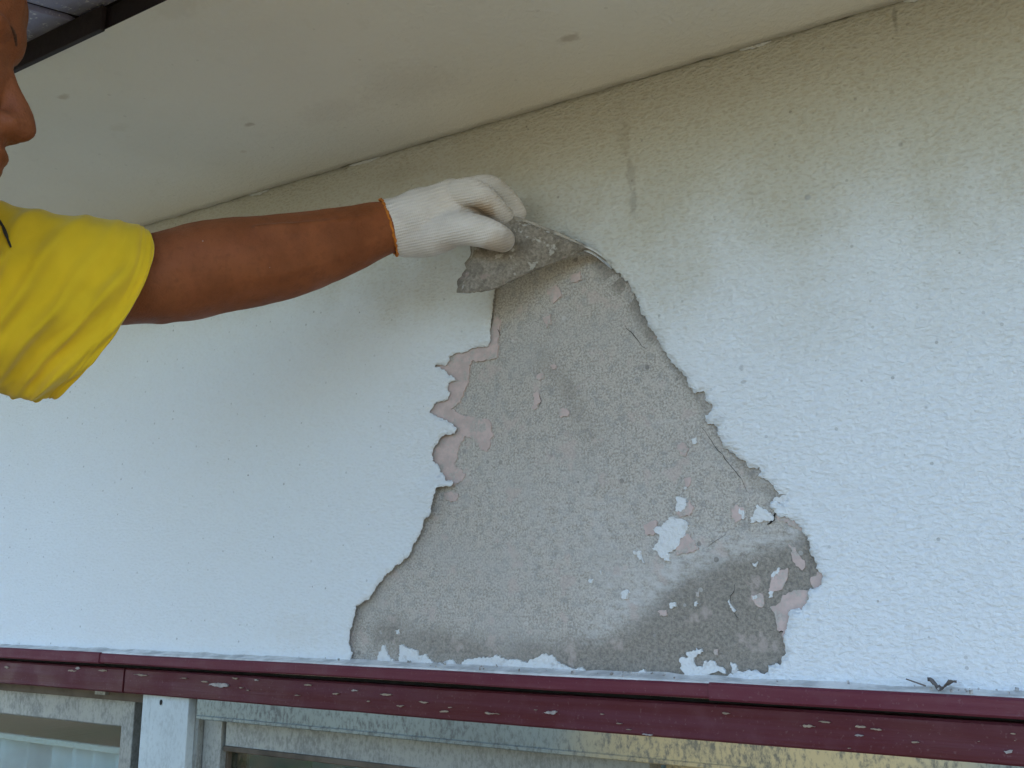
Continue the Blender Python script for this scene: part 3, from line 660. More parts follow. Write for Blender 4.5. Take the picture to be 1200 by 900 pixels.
# ------------------------------------------------------------------ person
def remesh(parts, voxel, smooth=6, fac=.5):
    """parts: list of (verts, faces) closed lumps -> one continuous skin"""
    vs = []; fs = []
    for v, f in parts:
        o = len(vs); vs += [tuple(map(float, p)) for p in v]; fs += [tuple(i+o for i in q) for q in f]
    me = bpy.data.meshes.new('tmp'); me.from_pydata(vs, [], fs); me.update()
    ob = bpy.data.objects.new('tmp', me); COL.objects.link(ob)
    r = ob.modifiers.new('r', 'REMESH'); r.mode = 'VOXEL'; r.voxel_size = voxel
    s_ = ob.modifiers.new('s', 'SMOOTH'); s_.iterations = smooth; s_.factor = fac
    dg = bpy.context.evaluated_depsgraph_get(); out = bpy.data.meshes.new_from_object(ob.evaluated_get(dg))
    bpy.data.objects.remove(ob); bpy.data.meshes.remove(me); return out
def ruffle(me, fn):
    nn = [v.normal.copy() for v in me.vertices]
    for v, q in zip(me.vertices, nn): v.co += q*fn(v.co)
def ellipsoid(c, r, ax=None, n=18, m=12):
    c = np.array(c, float); A = np.eye(3) if ax is None else np.array(ax, float); vs = [c + A[2]*r[2]]; fs = []
    for i in range(1, m):
        th = math.pi*i/m
        for j in range(n):
            ph = 2*math.pi*j/n; vs.append(c + A[0]*r[0]*math.sin(th)*math.cos(ph) + A[1]*r[1]*math.sin(th)*math.sin(ph) + A[2]*r[2]*math.cos(th))
    vs.append(c - A[2]*r[2]); e = len(vs)-1
    for j in range(n): fs.append((0, 1+j, 1+(j+1) % n)); fs.append((e, 1+(m-2)*n+(j+1) % n, 1+(m-2)*n+j))
    for i in range(m-2):
        for j in range(n): a = 1+i*n+j; b = 1+i*n+(j+1) % n; fs.append((a, a+n, b+n, b))
    return vs, fs
def tube(pts, n=20, flat=1.0, side=None):
    """closed tapered tube along (x,y,z,r) points; flat squeezes it along `side`"""
    p = catmull([list(q) for q in pts], max(8, 6*len(pts))); vs = []; fs = []; N = len(p)
    for i in range(N):
        t = p[min(i+1, N-1), :3]-p[max(i-1, 0), :3]; t /= np.linalg.norm(t)
        s_ = np.array(side if side is not None else (0.13, .21, .97), float); s_ = s_-t*(s_@t)
        if np.linalg.norm(s_) < 1e-3: s_ = np.array((1., 0, 0))-t*t[0]
        s_ /= np.linalg.norm(s_); b = np.cross(t, s_)
        for j in range(n): a = 2*math.pi*j/n; vs.append(p[i, :3] + p[i, 3]*(s_*math.cos(a)*flat + b*math.sin(a)))
    for i in range(N-1):
        for j in range(n): a = i*n+j; b = i*n+(j+1) % n; fs.append((a, b, b+n, a+n))
    fs.append(tuple(range(n-1, -1, -1))); fs.append(tuple((N-1)*n+j for j in range(n)))
    out = [(vs, fs)]
    for e in (0, N-1): out.append(ellipsoid(p[e, :3], (p[e, 3],)*3, n=14, m=9) if flat == 1.0 else ellipsoid(p[e, :3], (p[e, 3]*min(1, flat),)*3, n=14, m=9))
    return out

def q4_(p, r): return (*p, r)
def wdep(px, py): return (D/ray(px, py)[1])
def build_flap():
    T = [(546, 252, 1.092), (566, 249, 1.088), (590, 253, 1.083), (615, 259, 1.078), (645, 271, 1.074), (670, 282, 1.072), (690, 291.5, 1.073), (703, 299, wdep(703, 299)-.012), (719, 312, wdep(719, 312)-.006)]
    B = [(535, 343, 1.082), (556, 343, 1.080), (582, 338, 1.082), (608, 326, 1.084), (636, 313.5, 1.082), (664, 302.5, 1.078), (689, 293.5, 1.075), (703, 301.5, wdep(703, 301)-.011), (720, 314, wdep(720, 314)-.006)]
    n = 74; m = 30
    Tc = catmull(T, n); Bc = catmull(B, n); rows = []
    for j in range(m):
        t = j/(m-1); row = []
        for i in range(n):
            q = Tc[i]*(1-t)+Bc[i]*t; u = i/(n-1)
            q[2] -= .004*math.sin(math.pi*t)*(1-u)**.6                      # bulges towards the room
            q[2] += .002*math.sin(u*7+t*3)*(1-u)
            le = max(0, .10-u)/.10
            q[0] += 10*math.sin(math.pi*min(1, t*1.15))*le*(1 if t > .4 else .9); q[2] += .013*le*le   # left edge curls back
            q[1] += (1.6*mnoise.noise(Vector((u*40, t*2, 1)))+.9*mnoise.noise(Vector((u*95, t*2, 1))))*t*max(0, 1-u*1.2); q[0] += (3.2*mnoise.noise(Vector((t*9, u*3, 4)))+2.2*mnoise.noise(Vector((t*27, u*3, 4))))*max(0, 1-u*6)
            te = max(0, .12-t)/.12; q[2] += .007*te*te                      # top edge curls back
            q[2] += .0035*abs(mnoise.noise(Vector((u*9+t*2, t*4, 2))))*(1-u)**2 + .0010*mnoise.noise(Vector((u*34, t*15, 2)))*max(0, 1-u*1.35)
            q[2] = min(q[2], wdep(q[0], q[1])-.0035)
            row.append(PD(*q))
        rows.append(row)
    vs = [v for r in rows for v in r]; fs = [(j*n+i, (j+1)*n+i, (j+1)*n+i+1, j*n+i+1) for j in range(m-1) for i in range(n-1)]
    ctr = np.mean(vs, 0)
    fl = thing('paint_sheet', 'torn grey-backed sheet of peeled paint pulled off the wall by the glove', 'paint sheet', tuple(P(700, 300, 0)))
    n_ = NT('peeled_paint_backing')
    a = n_.noise(300, 4, .7); b = n_.noise(60, 5, .65, .4)
    c = n_.mix(n_.ramp(a, .3, .7), (.215, .19, .155), (.37, .335, .285)); c = n_.mix(n_.math('MULTIPLY', n_.ramp(b, .5, .36), .5), c, (.13, .115, .095))
    c = n_.mix(n_.math('MULTIPLY', n_.ramp(n_.noise(75, 3, .6), .60, .66), .7), c, (.56, .55, .52))
    c = n_.mix(n_.math('MULTIPLY', n_.ramp(n_.noise(45, 3, .5, co=n_.mapping(loc=(3, 1, 2))), .60, .66), .5), c, (.44, .34, .31))
    mb = n_.done(c, .92, n_.bump(n_.math('ADD', a, b), .9, .0032), spec=.1)
    o = from_py('torn_sheet', vs, fs, [mb, M_REM], fl, True)
    ed_ = [q4_(rows[0][i], .0009+.0022*math.sin(math.pi*min(1, (i-16)/(n-30)*.92+.06))*(.8+.5*mnoise.noise(Vector((i*.7, 0, 0))))) for i in range(16, n-14)]
    ev, ef = tube(ed_[::2], 8)[0]; from_py('torn_edge', ev, ef, mat_plain('torn_edge_grey', (.47, .435, .375), .95, 260, .9, .003, .45, 110), fl, True)
    so_ = o.modifiers.new('s', 'SOLIDIFY'); so_.thickness = .0038; so_.offset = -1; so_.material_offset = 1; so_.material_offset_rim = 1
    return fl
flap = build_flap()


SH_L = PD(-190, 338, .885)                                  # left shoulder joint
fwd = Rv.copy(); left = Fv.copy(); upv = np.array([0, 0, 1.])
NECK = SH_L - left*.175 + upv*.035 + fwd*.0
FLOOR = ZC - 1.12
foot_c = np.array([NECK[0]-.04*fwd[0], NECK[1]-.04*fwd[1], FLOOR])
person = thing('person', 'worker in a yellow T-shirt and white knit glove peeling paint from the wall', 'person', tuple(foot_c))
def B(f, l, u): return foot_c + fwd*f + left*l + upv*u      # body frame: forward, left, up from the floor
M_BODY = mat_skinbody(); M_SHIRT = mat_cloth('yellow_cotton', (.80, .545, .022), (.66, .445, .015)); M_TROUS = mat_cloth('dark_work_trousers', (.05, .055, .07), (.04, .04, .05))
M_HAIR = mat_plain('dark_hair', (.02, .017, .015), .6, 300, .8, .003, .3, 80); M_BROW = mat_plain('brow_hair', (.10, .040, .018), .8, 500, .8, .002, .5, 300); M_BOOT = mat_plain('black_boots', (.03, .03, .03), .6)
nz_ = NECK[2]-FLOOR
hd_f = fwd*math.cos(math.radians(25)) + left*math.sin(math.radians(25)) ; hd_f = hd_f*math.cos(math.radians(4)) - upv*math.sin(math.radians(4))
hd_l = np.cross(upv, hd_f); hd_l /= np.linalg.norm(hd_l); hd_u = np.cross(hd_f, hd_l)
HDEP = .80
tip = PD(44, 152, HDEP)
HO = tip - hd_f*.1235 + hd_u*.040                            # head origin: between the ears, at eye level
def H(f, l, u): return HO + hd_f*f + hd_l*l + hd_u*u
HA = [hd_f, hd_l, hd_u]
def q4(p, r): return (*p, r)
elbow = PD(186, 326, .985); wrist = PD(462, 266, 1.085)
parts = []
parts += [ellipsoid(H(-.012, 0, .035), (.098, .078, .088), HA, 28, 20), ellipsoid(H(.028, 0, -.012), (.069, .066, .085), HA, 24, 18), ellipsoid(H(.045, 0, -.075), (.045, .048, .045), HA), ellipsoid(H(.072, 0, -.108), (.022, .026, .018), HA)]
parts += [ellipsoid(H(.062, 0, .052), (.040, .058, .042), HA), ellipsoid(H(.084, .028, .022), (.012, .026, .009), HA), ellipsoid(H(.084, -.028, .022), (.012, .026, .009), HA), ellipsoid(H(.090, 0, .030), (.014, .03, .02), HA)]
parts += tube([q4(H(.088, 0, .008), .009), q4(H(.097, 0, -.010), .0085), q4(H(.107, 0, -.028), .0105), q4(H(.1105, 0, -.040), .0125)], 16)
parts += [ellipsoid(H(.100, .012, -.046), (.013, .0075, .009), HA), ellipsoid(H(.100, -.012, -.046), (.013, .0075, .009), HA), ellipsoid(H(.107, 0, -.043), (.0165, .012, .0115), HA)]
parts += [ellipsoid(H(.088, 0, -.062), (.015, .024, .015), HA), ellipsoid(H(.098, 0, -.071), (.011, .021, .0062), HA), ellipsoid(H(.095, 0, -.083), (.011, .019, .0072), HA)]
for s in (1, -1):
    parts += [ellipsoid(H(.055, .042*s, -.035), (.032, .026, .026), HA), ellipsoid(H(.069, .031*s, -.003), (.0125, .0125, .0115), HA), ellipsoid(H(.076, .033*s, .008), (.010, .017, .005), HA), ellipsoid(H(-.008, .078*s, -.015), (.020, .008, .032), HA)]
nk = NECK + fwd*.01
parts += tube([q4(H(-.03, 0, -.04), .062), q4((H(-.03, 0, -.09)+nk)/2, .058), q4(nk, .065), q4(B(.0, 0, nz_-.12), .085)], 24)
# torso, pelvis, legs
parts += [ellipsoid(B(0, 0, nz_-.17), (.105, .165, .17), [fwd, left, upv], 26, 18), ellipsoid(B(-.005, 0, nz_-.36), (.095, .145, .17), [fwd, left, upv], 26, 18), ellipsoid(B(-.01, 0, nz_-.52), (.10, .155, .12), [fwd, left, upv], 26, 18)]
for s in (1, -1):
    parts += tube([q4(B(-.01, .085*s, nz_-.55), .085), q4(B(.01, .095*s, (nz_-.55)*.74), .074), q4(B(.015, .10*s, (nz_-.55)*.5), .056), q4(B(.0, .10*s, (nz_-.55)*.35), .054), q4(B(-.005, .10*s, .09), .038)], 22)
    parts += tube([q4(B(-.03, .10*s, .045), .036), q4(B(.05, .105*s, .035), .034), q4(B(.14, .115*s, .028), .026)], 16)
# left arm reaching to the wall
sh = SH_L
parts += tube([q4(B(0, .06, nz_-.09), .075), q4(sh, .064), q4(sh+(elbow-sh)*.35, .052), q4(sh+(elbow-sh)*.7, .046), q4(elbow, .0445)], 24)
fa = [PD(186, 327, .985), PD(215, 321, .995), PD(250, 313, 1.008), PD(330, 301, 1.035), PD(400, 283, 1.06), PD(452, 267, 1.08), PD(492, 260, 1.088)]
fr = [.0445, .0475, .0480, .0450, .0372, .0290, .0255]
parts += tube([q4(a, b) for a, b in zip(fa, fr)], 28)
parts += [ellipsoid(PD(188, 350, .990), (.026, .026, .026))]
# right arm hanging, with a loosely curled hand
rs = NECK - left*.17 - upv*.04; re = rs + np.array([0, 0, -.29]) - left*.05 - fwd*.03; rw = re + upv*-.22 + fwd*.10 - left*.01
parts += tube([q4(B(0, -.06, nz_-.09), .075), q4(rs, .062), q4((rs+re)/2, .048), q4(re, .042), q4(re+(rw-re)*.3, .044), q4(re+(rw-re)*.75, .033), q4(rw, .027), q4(rw+upv*-.05+fwd*.02, .024)], 24)
for k in range(4):
    b0 = rw + upv*-.075 + fwd*(.045-.021*k); parts += tube([q4(b0+upv*.03, .011), q4(b0, .0098), q4(b0+upv*-.034+left*.006, .009), q4(b0+upv*(-.058+.006*abs(k-1))+left*.022, .0078)], 12)
parts += tube([q4(rw+upv*-.025+fwd*.035, .014), q4(rw+upv*-.055+fwd*.058+left*.012, .0105), q4(rw+upv*-.085+fwd*.06+left*.022, .009)], 12)
for o1, o2, r1 in ((-16, -10, .0052), (-3, 2, .0046), (12, 9, .0050)):              # tendons under the skin of the forearm
    parts += tube([q4(PD(300, 300+o1*2.1, 1.025-.0395), r1*.8), q4(PD(360, 292+o1*1.7, 1.045-.0362), r1), q4(PD(440, 270+o2*1.4, 1.074-.0275), r1*.85)], 10)
bmesh_ = remesh(parts, .0034, 7, .5); ruffle(bmesh_, lambda c: .0009*mnoise.noise(c*24)+.00045*mnoise.noise(c*70))
body = link('body', bmesh_, M_BODY, person, True)
# eye, brows and hair
for s in (1, -1):
    v, f = ellipsoid(H(.0715, .031*s, -.002), (.0118, .0118, .0108), HA); ey = from_py('eye', v, f, mat_plain('eye_white', (.55, .5, .46), .25) if s == 1 else bpy.data.materials['eye_white'], person, True)
    v, f = ellipsoid(H(.0820, .0305*s, -.004), (.0022, .0048, .0048), HA); from_py('iris', v, f, M_HAIR, ey, True)
    pp = tube([q4(H(.0965, .014*s, .020), .0034), q4(H(.0925, .028*s, .0255), .0042), q4(H(.079, .046*s, .024), .0026)], 10, .6); link('eyebrow', remesh(pp, .0012, 2), M_BROW, person, True)
hp_ = []
hp_ += [ellipsoid(H(-.022, 0, .048), (.098, .083, .088), HA, 30, 22), ellipsoid(H(-.055, 0, -.01), (.062, .074, .075), HA, 26, 18)]
hm = remesh(hp_, .004, 3)
ruffle(hm, lambda c: .003*mnoise.noise(c*110)+.0025*mnoise.noise(c*260))
link('hair', hm, M_HAIR, person, True)
# shirt body and trousers (all but the sleeve is beside the frame)
sp = [ellipsoid(B(0, 0, nz_-.17), (.125, .185, .185), [fwd, left, upv], 28, 20), ellipsoid(B(-.003, 0, nz_-.36), (.118, .172, .20), [fwd, left, upv], 28, 20), ellipsoid(B(-.01, 0, nz_-.50), (.122, .178, .10), [fwd, left, upv], 28, 20)]
sp += tube([q4(B(0, .05, nz_-.10), .095), q4(sh+upv*.0, .088), q4(sh+(elbow-sh)*.18, .082)], 24)
sp += tube([q4(B(0, -.05, nz_-.10), .095), q4(rs, .082), q4(rs+(re-rs)*.4, .074), q4(rs+(re-rs)*.66, .072)], 24)
shm = remesh(sp, .005, 6)
ruffle(shm, lambda c: .004*mnoise.noise(Vector((c.x*14, c.y*14, c.z*7)))+.002*mnoise.noise(c*30))
shirt = link('shirt', shm, M_SHIRT, person, True)
tp = [ellipsoid(B(-.01, 0, nz_-.55), (.118, .17, .10), [fwd, left, upv], 26, 18)]
for s in (1, -1):
    tp += tube([q4(B(-.01, .088*s, nz_-.56), .098), q4(B(.01, .096*s, (nz_-.55)*.74), .088), q4(B(.012, .10*s, (nz_-.55)*.45), .074), q4(B(-.003, .10*s, .16), .068), q4(B(-.003, .10*s, .11), .066)], 22)
link('trousers', remesh(tp, .006, 5), M_TROUS, person, True)
for s in (1, -1):
    bp = tube([q4(B(-.04, .10*s, .052), .045), q4(B(.05, .105*s, .046), .044), q4(B(.155, .118*s, .036), .034)], 18) + tube([q4(B(-.01, .10*s, .06), .05), q4(B(-.008, .10*s, .15), .052)], 18)
    bmh = remesh(bp, .004, 4)
    for v in bmh.vertices: v.co.z = max(v.co.z, FLOOR)
    link('boot', bmh, M_BOOT, person, True)

# the loose sleeve: rings from the shoulder out to the hem
def sleeve():
    top = [(-215, 236, .885), (-150, 236, .895), (-90, 238, .905), (-40, 243, .918), (0, 248, .93), (30, 254, .94), (62, 259, .951), (100, 261, .964), (136, 266, .976), (154, 269, .982), (164, 272, .986)]
    bot = [(-215, 470, .87), (-170, 472, .875), (-130, 470, .88), (-90, 464, .885), (-60, 458, .89), (-36, 458, .897), (-14, 459, .905), (8, 463, .915), (32, 467, .925), (52, 468, .932), (66, 466, .938)]
    n = 150; m = 132
    Tt = catmull(top, n); Bb = catmull(bot, n); vs = []; fs = []
    hw = np.interp(np.linspace(0, 1, n), [0, .3, .6, 1], [.085, .074, .067, .062])
    for i in range(n):
        s_ = i/(n-1); a = PD(*Tt[i]); b = PD(*Bb[i]); c = (a+b)/2; ax = (a-b)/2; L_ = np.linalg.norm(ax); ax_ = ax/L_
        tan = PD(*Tt[min(i+1, n-1)])-PD(*Tt[max(i-1, 0)]) + PD(*Bb[min(i+1, n-1)])-PD(*Bb[max(i-1, 0)]); tan /= np.linalg.norm(tan)
        dp = np.cross(tan, ax_); dp -= ax_*(dp@ax_); dp /= np.linalg.norm(dp)
        if dp@FW > 0: dp = -dp                                  # dp points to the camera side
        for j in range(m):
            ph = 2*math.pi*j/m; cu = math.cos(ph); sn = math.sin(ph)
            # upper part hugs the arm, lower part hangs as a flatter bag
            wd_ = hw[i]*(1.0 if cu > 0 else (1-.38*(-cu)**1.4)); es = .55 if cu > 0 else .55+.37*min(1, -cu*2)
            e = .90
            p = c + ax*math.copysign(abs(cu)**e, cu) + dp*wd_*math.copysign(abs(sn)**es, sn) + dp*.004
            dir_ = ax_*cu + dp*sn
            v_ = (1-cu)/2                                       # 0 top .. 1 bottom
            side = 1 if sn > 0 else -1
            k1 = s_*15.5 + v_*3.2 + .7*mnoise.noise(Vector((s_*4, v_*3, side*2)))
            f1 = (.5+.5*math.sin(2*math.pi*k1*.5))**2.2
            k2 = s_*9 + v_*5.5 + .8*mnoise.noise(Vector((s_*3+9, v_*2, side)))
            f2 = (.5+.5*math.sin(2*math.pi*k2*.33))**3
            amp = .012*(1-.45*s_)*(.45+.55*v_)
            env = max(0, sn)**.4 if side > 0 else .5
            d_ = amp*(f1-.4)*env + .017*(f2-.3)*v_*env*(1-.5*s_)
            d_ += .0020*mnoise.noise(Vector((s_*9, ph*2.2, 5))) + .0028*env*(1-abs(mnoise.noise(Vector((s_*7+v_*4, v_*2.2-s_, 8+side)))*2.2))*(.3+.7*v_)
            # hem stitching groove
            if .918 < s_ < .928 or .942 < s_ < .950: d_ -= .0006
            if s_ > .93: d_ += .0005
            p = p + tan*(.017*math.sin(math.pi*v_)*(1.25-.5*v_)*max(0, (s_-.45)/.55)**1.5)
            vs.append(p + dir_*d_)
    for i in range(n-1):
        for j in range(m): a = i*m+j; b = i*m+(j+1) % m; fs.append((a, b, b+m, a+m))
    o = from_py('sleeve', vs, fs, M_SHIRT, shirt, True)
    md = o.modifiers.new('s', 'SOLIDIFY'); md.thickness = .0016; md.offset = -1
    # outward normals
    bm = bmesh.new(); bm.from_mesh(o.data); bmesh.ops.recalc_face_normals(bm, faces=bm.faces); bm.to_mesh(o.data); bm.free()
    return o, vs, n, m
slv, SV, SN, SM = sleeve()
# dark print on the sleeve near the shoulder: slivers a hair above the cloth
_d = np.array(SV)-C0; SZ = _d@FW; SX = 600+FPX*(_d@Rv)/SZ; SY = 450-FPX*(_d@UP)/SZ
def sleeve_near(px, py):
    k = (SX-px)**2+(SY-py)**2 + SZ*900
    return SV[int(k.argmin())]
M_INK = mat_plain('black_ink', (.03, .03, .025), .8)
for (a, b, w_) in [((-6, 252), (4, 266), 4), ((3, 264), (9, 280), 4.5), ((8, 278), (13, 290), 3), ((-8, 240), (-3, 256), 4)]:
    vs = []; n_ = 5
    for i in range(n_):
        t = i/(n_-1); px = a[0]+(b[0]-a[0])*t; py = a[1]+(b[1]-a[1])*t
        q = sleeve_near(px, py); dp_ = (q-C0)@FW
        ww = w_*(.4+.6*math.sin(math.pi*(t*.8+.1)))
        for e, dd in ((-1, .0022), (1, .0022), (1, -.003), (-1, -.003)): vs.append(PD(px+e*ww/2, py-e*ww*.15, dp_-dd))
    fs = []
    for i in range(n_-1):
        for k in range(4): fs.append((i*4+k, i*4+(k+1) % 4, (i+1)*4+(k+1) % 4, (i+1)*4+k))
    from_py('print_mark', vs, fs, M_INK, shirt)

# ---- the knit glove on the left hand
hx = PD(560, 240, 1.085)-PD(455, 268, 1.085); hx /= np.linalg.norm(hx)      # along the hand
hy = np.cross(FW, hx); hy /= np.linalg.norm(hy); hy = -hy if hy[2] < 0 else hy   # across it, upwards
hz = np.cross(hx, hy)
def G(px, py, d, r): return (*PD(px, py, d), r)
gp = []
gp += tube([G(449, 267, 1.082, .0308), G(470, 264, 1.086, .0315), G(495, 259, 1.09, .0365), G(522, 252, 1.095, .033)], 28)
gp += tube([G(478, 262, 1.085, .029), G(505, 248, 1.085, .028), G(530, 231, 1.086, .0205)], 20)        # index metacarpal
gp += tube([G(480, 260, 1.10, .028), G(510, 244, 1.105, .025), G(545, 226, 1.108, .0175)], 20)
gp += tube([G(480, 262, 1.115, .026), G(512, 248, 1.122, .024), G(540, 232, 1.128, .017)], 20)
gp += tube([G(480, 268, 1.12, .024), G(508, 256, 1.132, .021), G(532, 242, 1.142, .015)], 20)
gp += tube([G(475, 276, 1.085, .024), G(500, 278, 1.078, .022), G(522, 274, 1.07, .019)], 20)          # ball of the thumb
gp += tube([G(505, 275, 1.072, .0195), G(535, 268, 1.062, .0185), G(562, 271, 1.057, .0172), G(580, 277, 1.059, .0158), G(589, 281, 1.062, .0138)], 20)
fing = [
 [G(530, 230, 1.085, .0155), G(546, 225, 1.070, .0158), G(561, 228, 1.064, .0145), G(576, 240, 1.072, .0128), G(588, 252, 1.088, .0116), G(594, 258, 1.098, .0108)],
 [G(545, 224, 1.105, .0150), G(568, 219, 1.100, .0138), G(580, 222, 1.098, .0130), G(596, 236, 1.102, .0120), G(606, 250, 1.108, .0110)],
 [G(542, 230, 1.126, .0145), G(570, 226, 1.127, .0132), G(582, 230, 1.127, .0126), G(596, 243, 1.129, .0116), G(602, 255, 1.130, .0106)],
 [G(534, 240, 1.142, .0130), G(558, 238, 1.148, .0118), G(570, 242, 1.149, .0112), G(580, 254, 1.149, .0102), G(584, 264, 1.149, .0094)],
]
gp += tube([G(528, 246, 1.088, .015), G(550, 247, 1.085, .0125), G(572, 252, 1.088, .010)], 16)
for f in fing: gp += tube(f, 18)
gm = remesh(gp, .0018, 6, .5)
# trim the wrist end square and leave the cuff open over the forearm
bm = bmesh.new(); bm.from_mesh(gm); cutp = Vector(PD(455, 265, 1.082)); cn = Vector(PD(500, 255, 1.09)-PD(455, 267, 1.082)).normalized()
bmesh.ops.bisect_plane(bm, geom=bm.verts[:]+bm.edges[:]+bm.faces[:], plane_co=cutp, plane_no=cn, clear_inner=True)
rimv = [v for v in bm.verts if any(e.is_boundary for e in v.link_edges)]
rimp = [np.array(v.co) for v in rimv]
bm.to_mesh(gm); bm.free()
GL_STAINS = [(tuple(PD(566, 244, 1.066)-foot_c), .020, (.36, .24, .13), .8), (tuple(PD(583, 290, 1.052)-foot_c), .022, (.42, .31, .21), .6), (tuple(PD(597, 280, 1.052)-foot_c), .020, (.36, .31, .26), .65), (tuple(PD(525, 292, 1.06)-foot_c), .016, (.42, .33, .27), .45), (tuple(PD(590, 232, 1.09)-foot_c), .03, (.42, .40, .36), .5)]
at = gm.attributes.new('rib', 'FLOAT_VECTOR', 'POINT')
th_d = PD(588, 280, 1.063)-PD(520, 272, 1.066); th_d /= np.linalg.norm(th_d)
rb = []
for v in gm.vertices:
    p = np.array(v.co)-PD(500, 262, 1.09); rb += [p@hy + .35*(p@hz), p@hx, 0.0]
at.data.foreach_set('vector', rb)
glove = link('glove', gm, mat_glove(), person, True)
# orange overlock thread around the cuff
rc = np.mean(rimp, 0); cnp = np.array(cn); e1 = np.cross(cnp, (0, 0, 1.)); e1 /= np.linalg.norm(e1); e2 = np.cross(cnp, e1)
ang = sorted([(math.atan2((p-rc)@e2, (p-rc)@e1), p) for p in rimp], key=lambda t: t[0])
NB = 90; ring = []
for k in range(NB):
    a0 = -math.pi+2*math.pi*k/NB; sel = [p for a, p in ang if abs((a-a0+math.pi) % (2*math.pi)-math.pi) < .14]
    ring.append(np.mean(sel, 0))
vs = []; fs = []; m = 8
for k, p in enumerate(ring):
    o_ = (p-rc); o_ /= np.linalg.norm(o_); r_ = .0008+.0003*math.sin(k*2.1)+.0009*random.random()
    for j in range(m):
        a = 2*math.pi*j/m; vs.append(p + o_*(math.cos(a)*r_+.0004) - cnp*(math.sin(a)*r_*1.1+.0004*math.sin(k*1.3)))
for k in range(NB):
    for j in range(m): fs.append((k*m+j, k*m+(j+1) % m, ((k+1) % NB)*m+(j+1) % m, ((k+1) % NB)*m+j))
from_py('cuff_trim', vs, fs, mat_plain('orange_thread', (.62, .20, .025), .9, 900, .6, .001, .35, 200), glove, True)

# ------------------------------------------------------------------ small things
def dry_leaf():
    t = thing('dry_leaf', 'small dark shrivelled leaf lying on the maroon ledge', 'leaf', tuple(P(1105, 808, .015)))
    base = P(1105, 809, .016); vs = []; fs = []; n = 14; m = 5
    for i in range(n):
        s_ = i/(n-1); wv = .009*math.sin(math.pi*min(1, s_*1.05))**.7
        for j in range(m):
            u = j/(m-1)-.5
            vs.append(base + np.array([(s_-.5)*.022, u*wv*1.6 + .002*math.sin(s_*7), .0022+abs(s_-.45)**1.6*.014 + abs(u)*.006*math.sin(s_*9+1) + .0022*(mnoise.noise(Vector((s_*9, u*5, 0)))+.5)]))
    for i in range(n-1):
        for j in range(m-1): a = i*m+j; fs.append((a, a+m, a+m+1, a+1))
    o = from_py('blade', vs, fs, mat_plain('dry_leaf_brown', (.17, .15, .14), .8, 200, .5, .001, .5, 90), t, True)
    md = o.modifiers.new('s', 'SOLIDIFY'); md.thickness = .0006
    p = tube([(*(base+np.array([-.013, -.001, .003])), .0007), (*(base+np.array([-.021, -.004, .006])), .0006), (*(base+np.array([-.028, -.002, .008])), .0005)], 6)
    v, f = p[0]; from_py('stalk', v, f, bpy.data.materials['dry_leaf_brown'], t, True)
dry_leaf()
# crumbs of fallen paint on the ledge: too small to count
vs = []; fs = []
for k in range(45):
    px = random.choice([random.gauss(745, 40), random.gauss(520, 60), random.gauss(1120, 60), random.uniform(380, 1190)])
    y_off = random.uniform(.005, .024); c = P(px, 757+.0483*px+10, y_off); c[2] = Z_FT + .0035 + (.030-y_off)*.12
    s_ = random.uniform(.0005, .0017); o = len(vs)
    R_ = Euler((random.uniform(0, 6), random.uniform(0, 6), random.uniform(0, 6))).to_matrix()
    for q in [(-1, -1, -.4), (1, -.7, -.4), (.8, 1, -.4), (-.9, .8, -.4), (-.8, -.8, .4), (.9, -.9, .4), (1, .8, .4), (-1, 1, .4)]: vs.append(c + np.array(R_ @ Vector(q))*s_)
    for f in [(0, 3, 2, 1), (4, 5, 6, 7), (0, 1, 5, 4), (1, 2, 6, 5), (2, 3, 7, 6), (3, 0, 4, 7)]: fs.append(tuple(i+o for i in f))
cb = from_py('paint_crumbs', vs, fs, mat_plain('crumb_grey', (.5, .49, .47), .9, 200, .3, .001, .6, 300)); tag(cb, 'scattered grey crumbs of fallen paint along the maroon ledge', 'crumbs', kind='stuff')

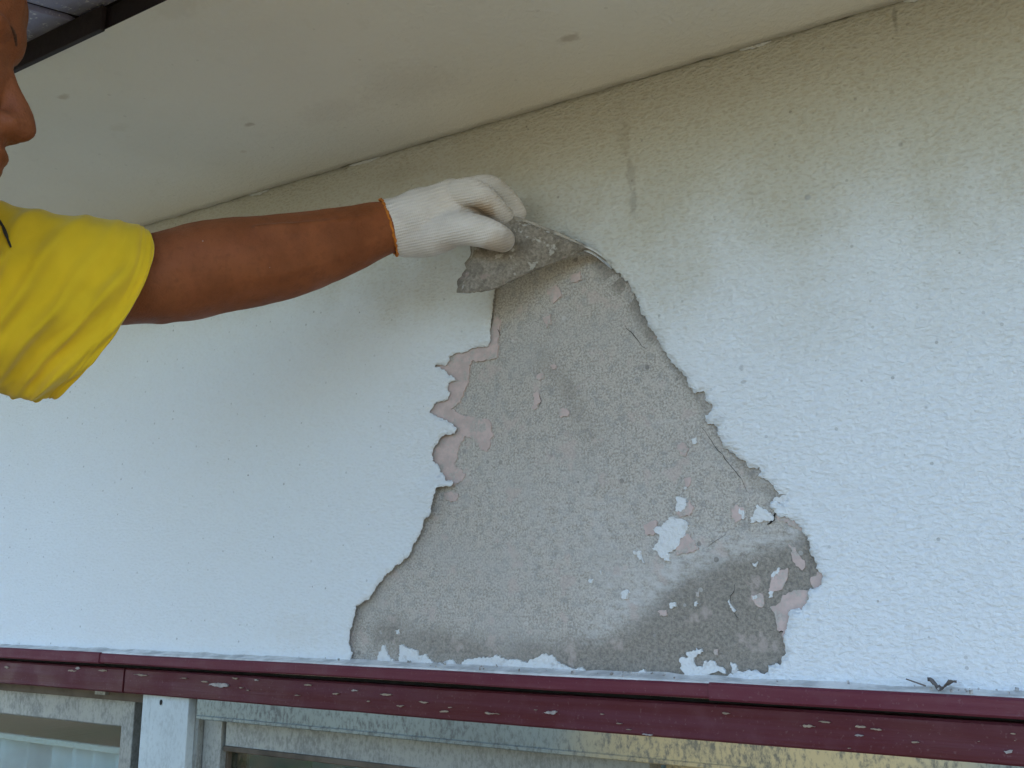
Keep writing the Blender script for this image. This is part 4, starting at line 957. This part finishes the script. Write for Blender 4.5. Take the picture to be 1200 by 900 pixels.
# trestle platform that carries the worker
tr = thing('trestle_platform', 'wooden trestle platform under the worker beside the wall', 'platform', (foot_c[0], foot_c[1], 0.0))
M_WOOD = mat_plain('scaffold_timber', (.36, .27, .17), .85, 90, .4, .002, .35, 14); M_STEEL = mat_plain('steel_tube', (.35, .36, .37), .45, 100, .1, .001, .2, 10, .7)
for k in range(3):
    y0 = foot_c[1]-.33+k*.222
    box('plank', foot_c[0]-1.0, foot_c[0]+.8, y0, y0+.215, FLOOR-.042, FLOOR-.002, M_WOOD, tr, .003)
for sx in (-.8, .6):
    yy0, yy1 = foot_c[1]-.33, foot_c[1]+.33
    v, f = tube([(foot_c[0]+sx, yy0, FLOOR-.0625, .02), (foot_c[0]+sx, yy1, FLOOR-.0625, .02)], 12)[0]; from_py('crossbar', v, f, M_STEEL, tr, True)
    for yy, sg in ((yy0+.04, -1), (yy1-.04, 1)):
        v, f = tube([(foot_c[0]+sx, yy, FLOOR-.07, .02), (foot_c[0]+sx, yy+.06*sg, .0, .02)], 12, side=(1, 0, 0))[0]; from_py('leg', v, f, M_STEEL, tr, True)

# garden shrubs that the window glass mirrors; tall one added to block sky
M_LEAF = mat_plain('shrub_leaf', (.06, .10, .03), .6, 40, .2, .001, .5, 3); M_TWIG = mat_plain('shrub_stem', (.10, .07, .05), .9)
def shrub(x, y, h, w_, label, seed):
    r = random.Random(seed); t = thing('garden_shrub', label, 'shrub', (x, y, 0), 'shrubs in the garden behind the viewer')
    vs = []; fs = []
    for k in range(2600):
        a = r.uniform(0, 6.283); u = r.uniform(-1, 1); q = r.uniform(.55, 1)**.5; lump = 1+.28*mnoise.noise(Vector((math.cos(a)*1.7+seed, math.sin(a)*1.7, u*2)))
        c = Vector((x+math.cos(a)*math.sqrt(1-u*u)*w_*q*lump, y+math.sin(a)*math.sqrt(1-u*u)*w_*q*lump, h*.56+u*h*.46*q*lump))
        d = Vector((r.uniform(-1, 1), r.uniform(-1, 1), r.uniform(-.6, 1))).normalized(); s_ = d.cross(Vector((r.uniform(-1, 1), r.uniform(-1, 1), .3))).normalized()
        L_ = r.uniform(.05, .10); o = len(vs); vs += [c, c+d*L_*.5+s_*L_*.22, c+d*L_, c+d*L_*.5-s_*L_*.22]; fs.append((o, o+1, o+2, o+3))
    from_py('crown', vs, fs, M_LEAF, t)
    for k in range(4):
        a = k*1.6+seed; v, f = tube([(x+.04*math.cos(a), y+.04*math.sin(a), 0, .03), (x+.2*w_*math.cos(a), y+.2*w_*math.sin(a), h*.4, .02), (x+.5*w_*math.cos(a), y+.5*w_*math.sin(a), h*.8, .008)], 8)[0]; from_py('trunk', v, f, M_TWIG, t, True)
shrub(-2.2, -1.3, 3.6, .95, 'tall round shrub added out of view to shade the left of the wall', 1)  # added close by, out of view, to keep sky light off the left wall
shrub(-4.4, -5.6, 1.7, .9, 'low round shrub mirrored in the right window pane', 2)
shrub(-7.2, -5.0, 2.3, 1.2, 'widest shrub standing at the back of the garden', 3)
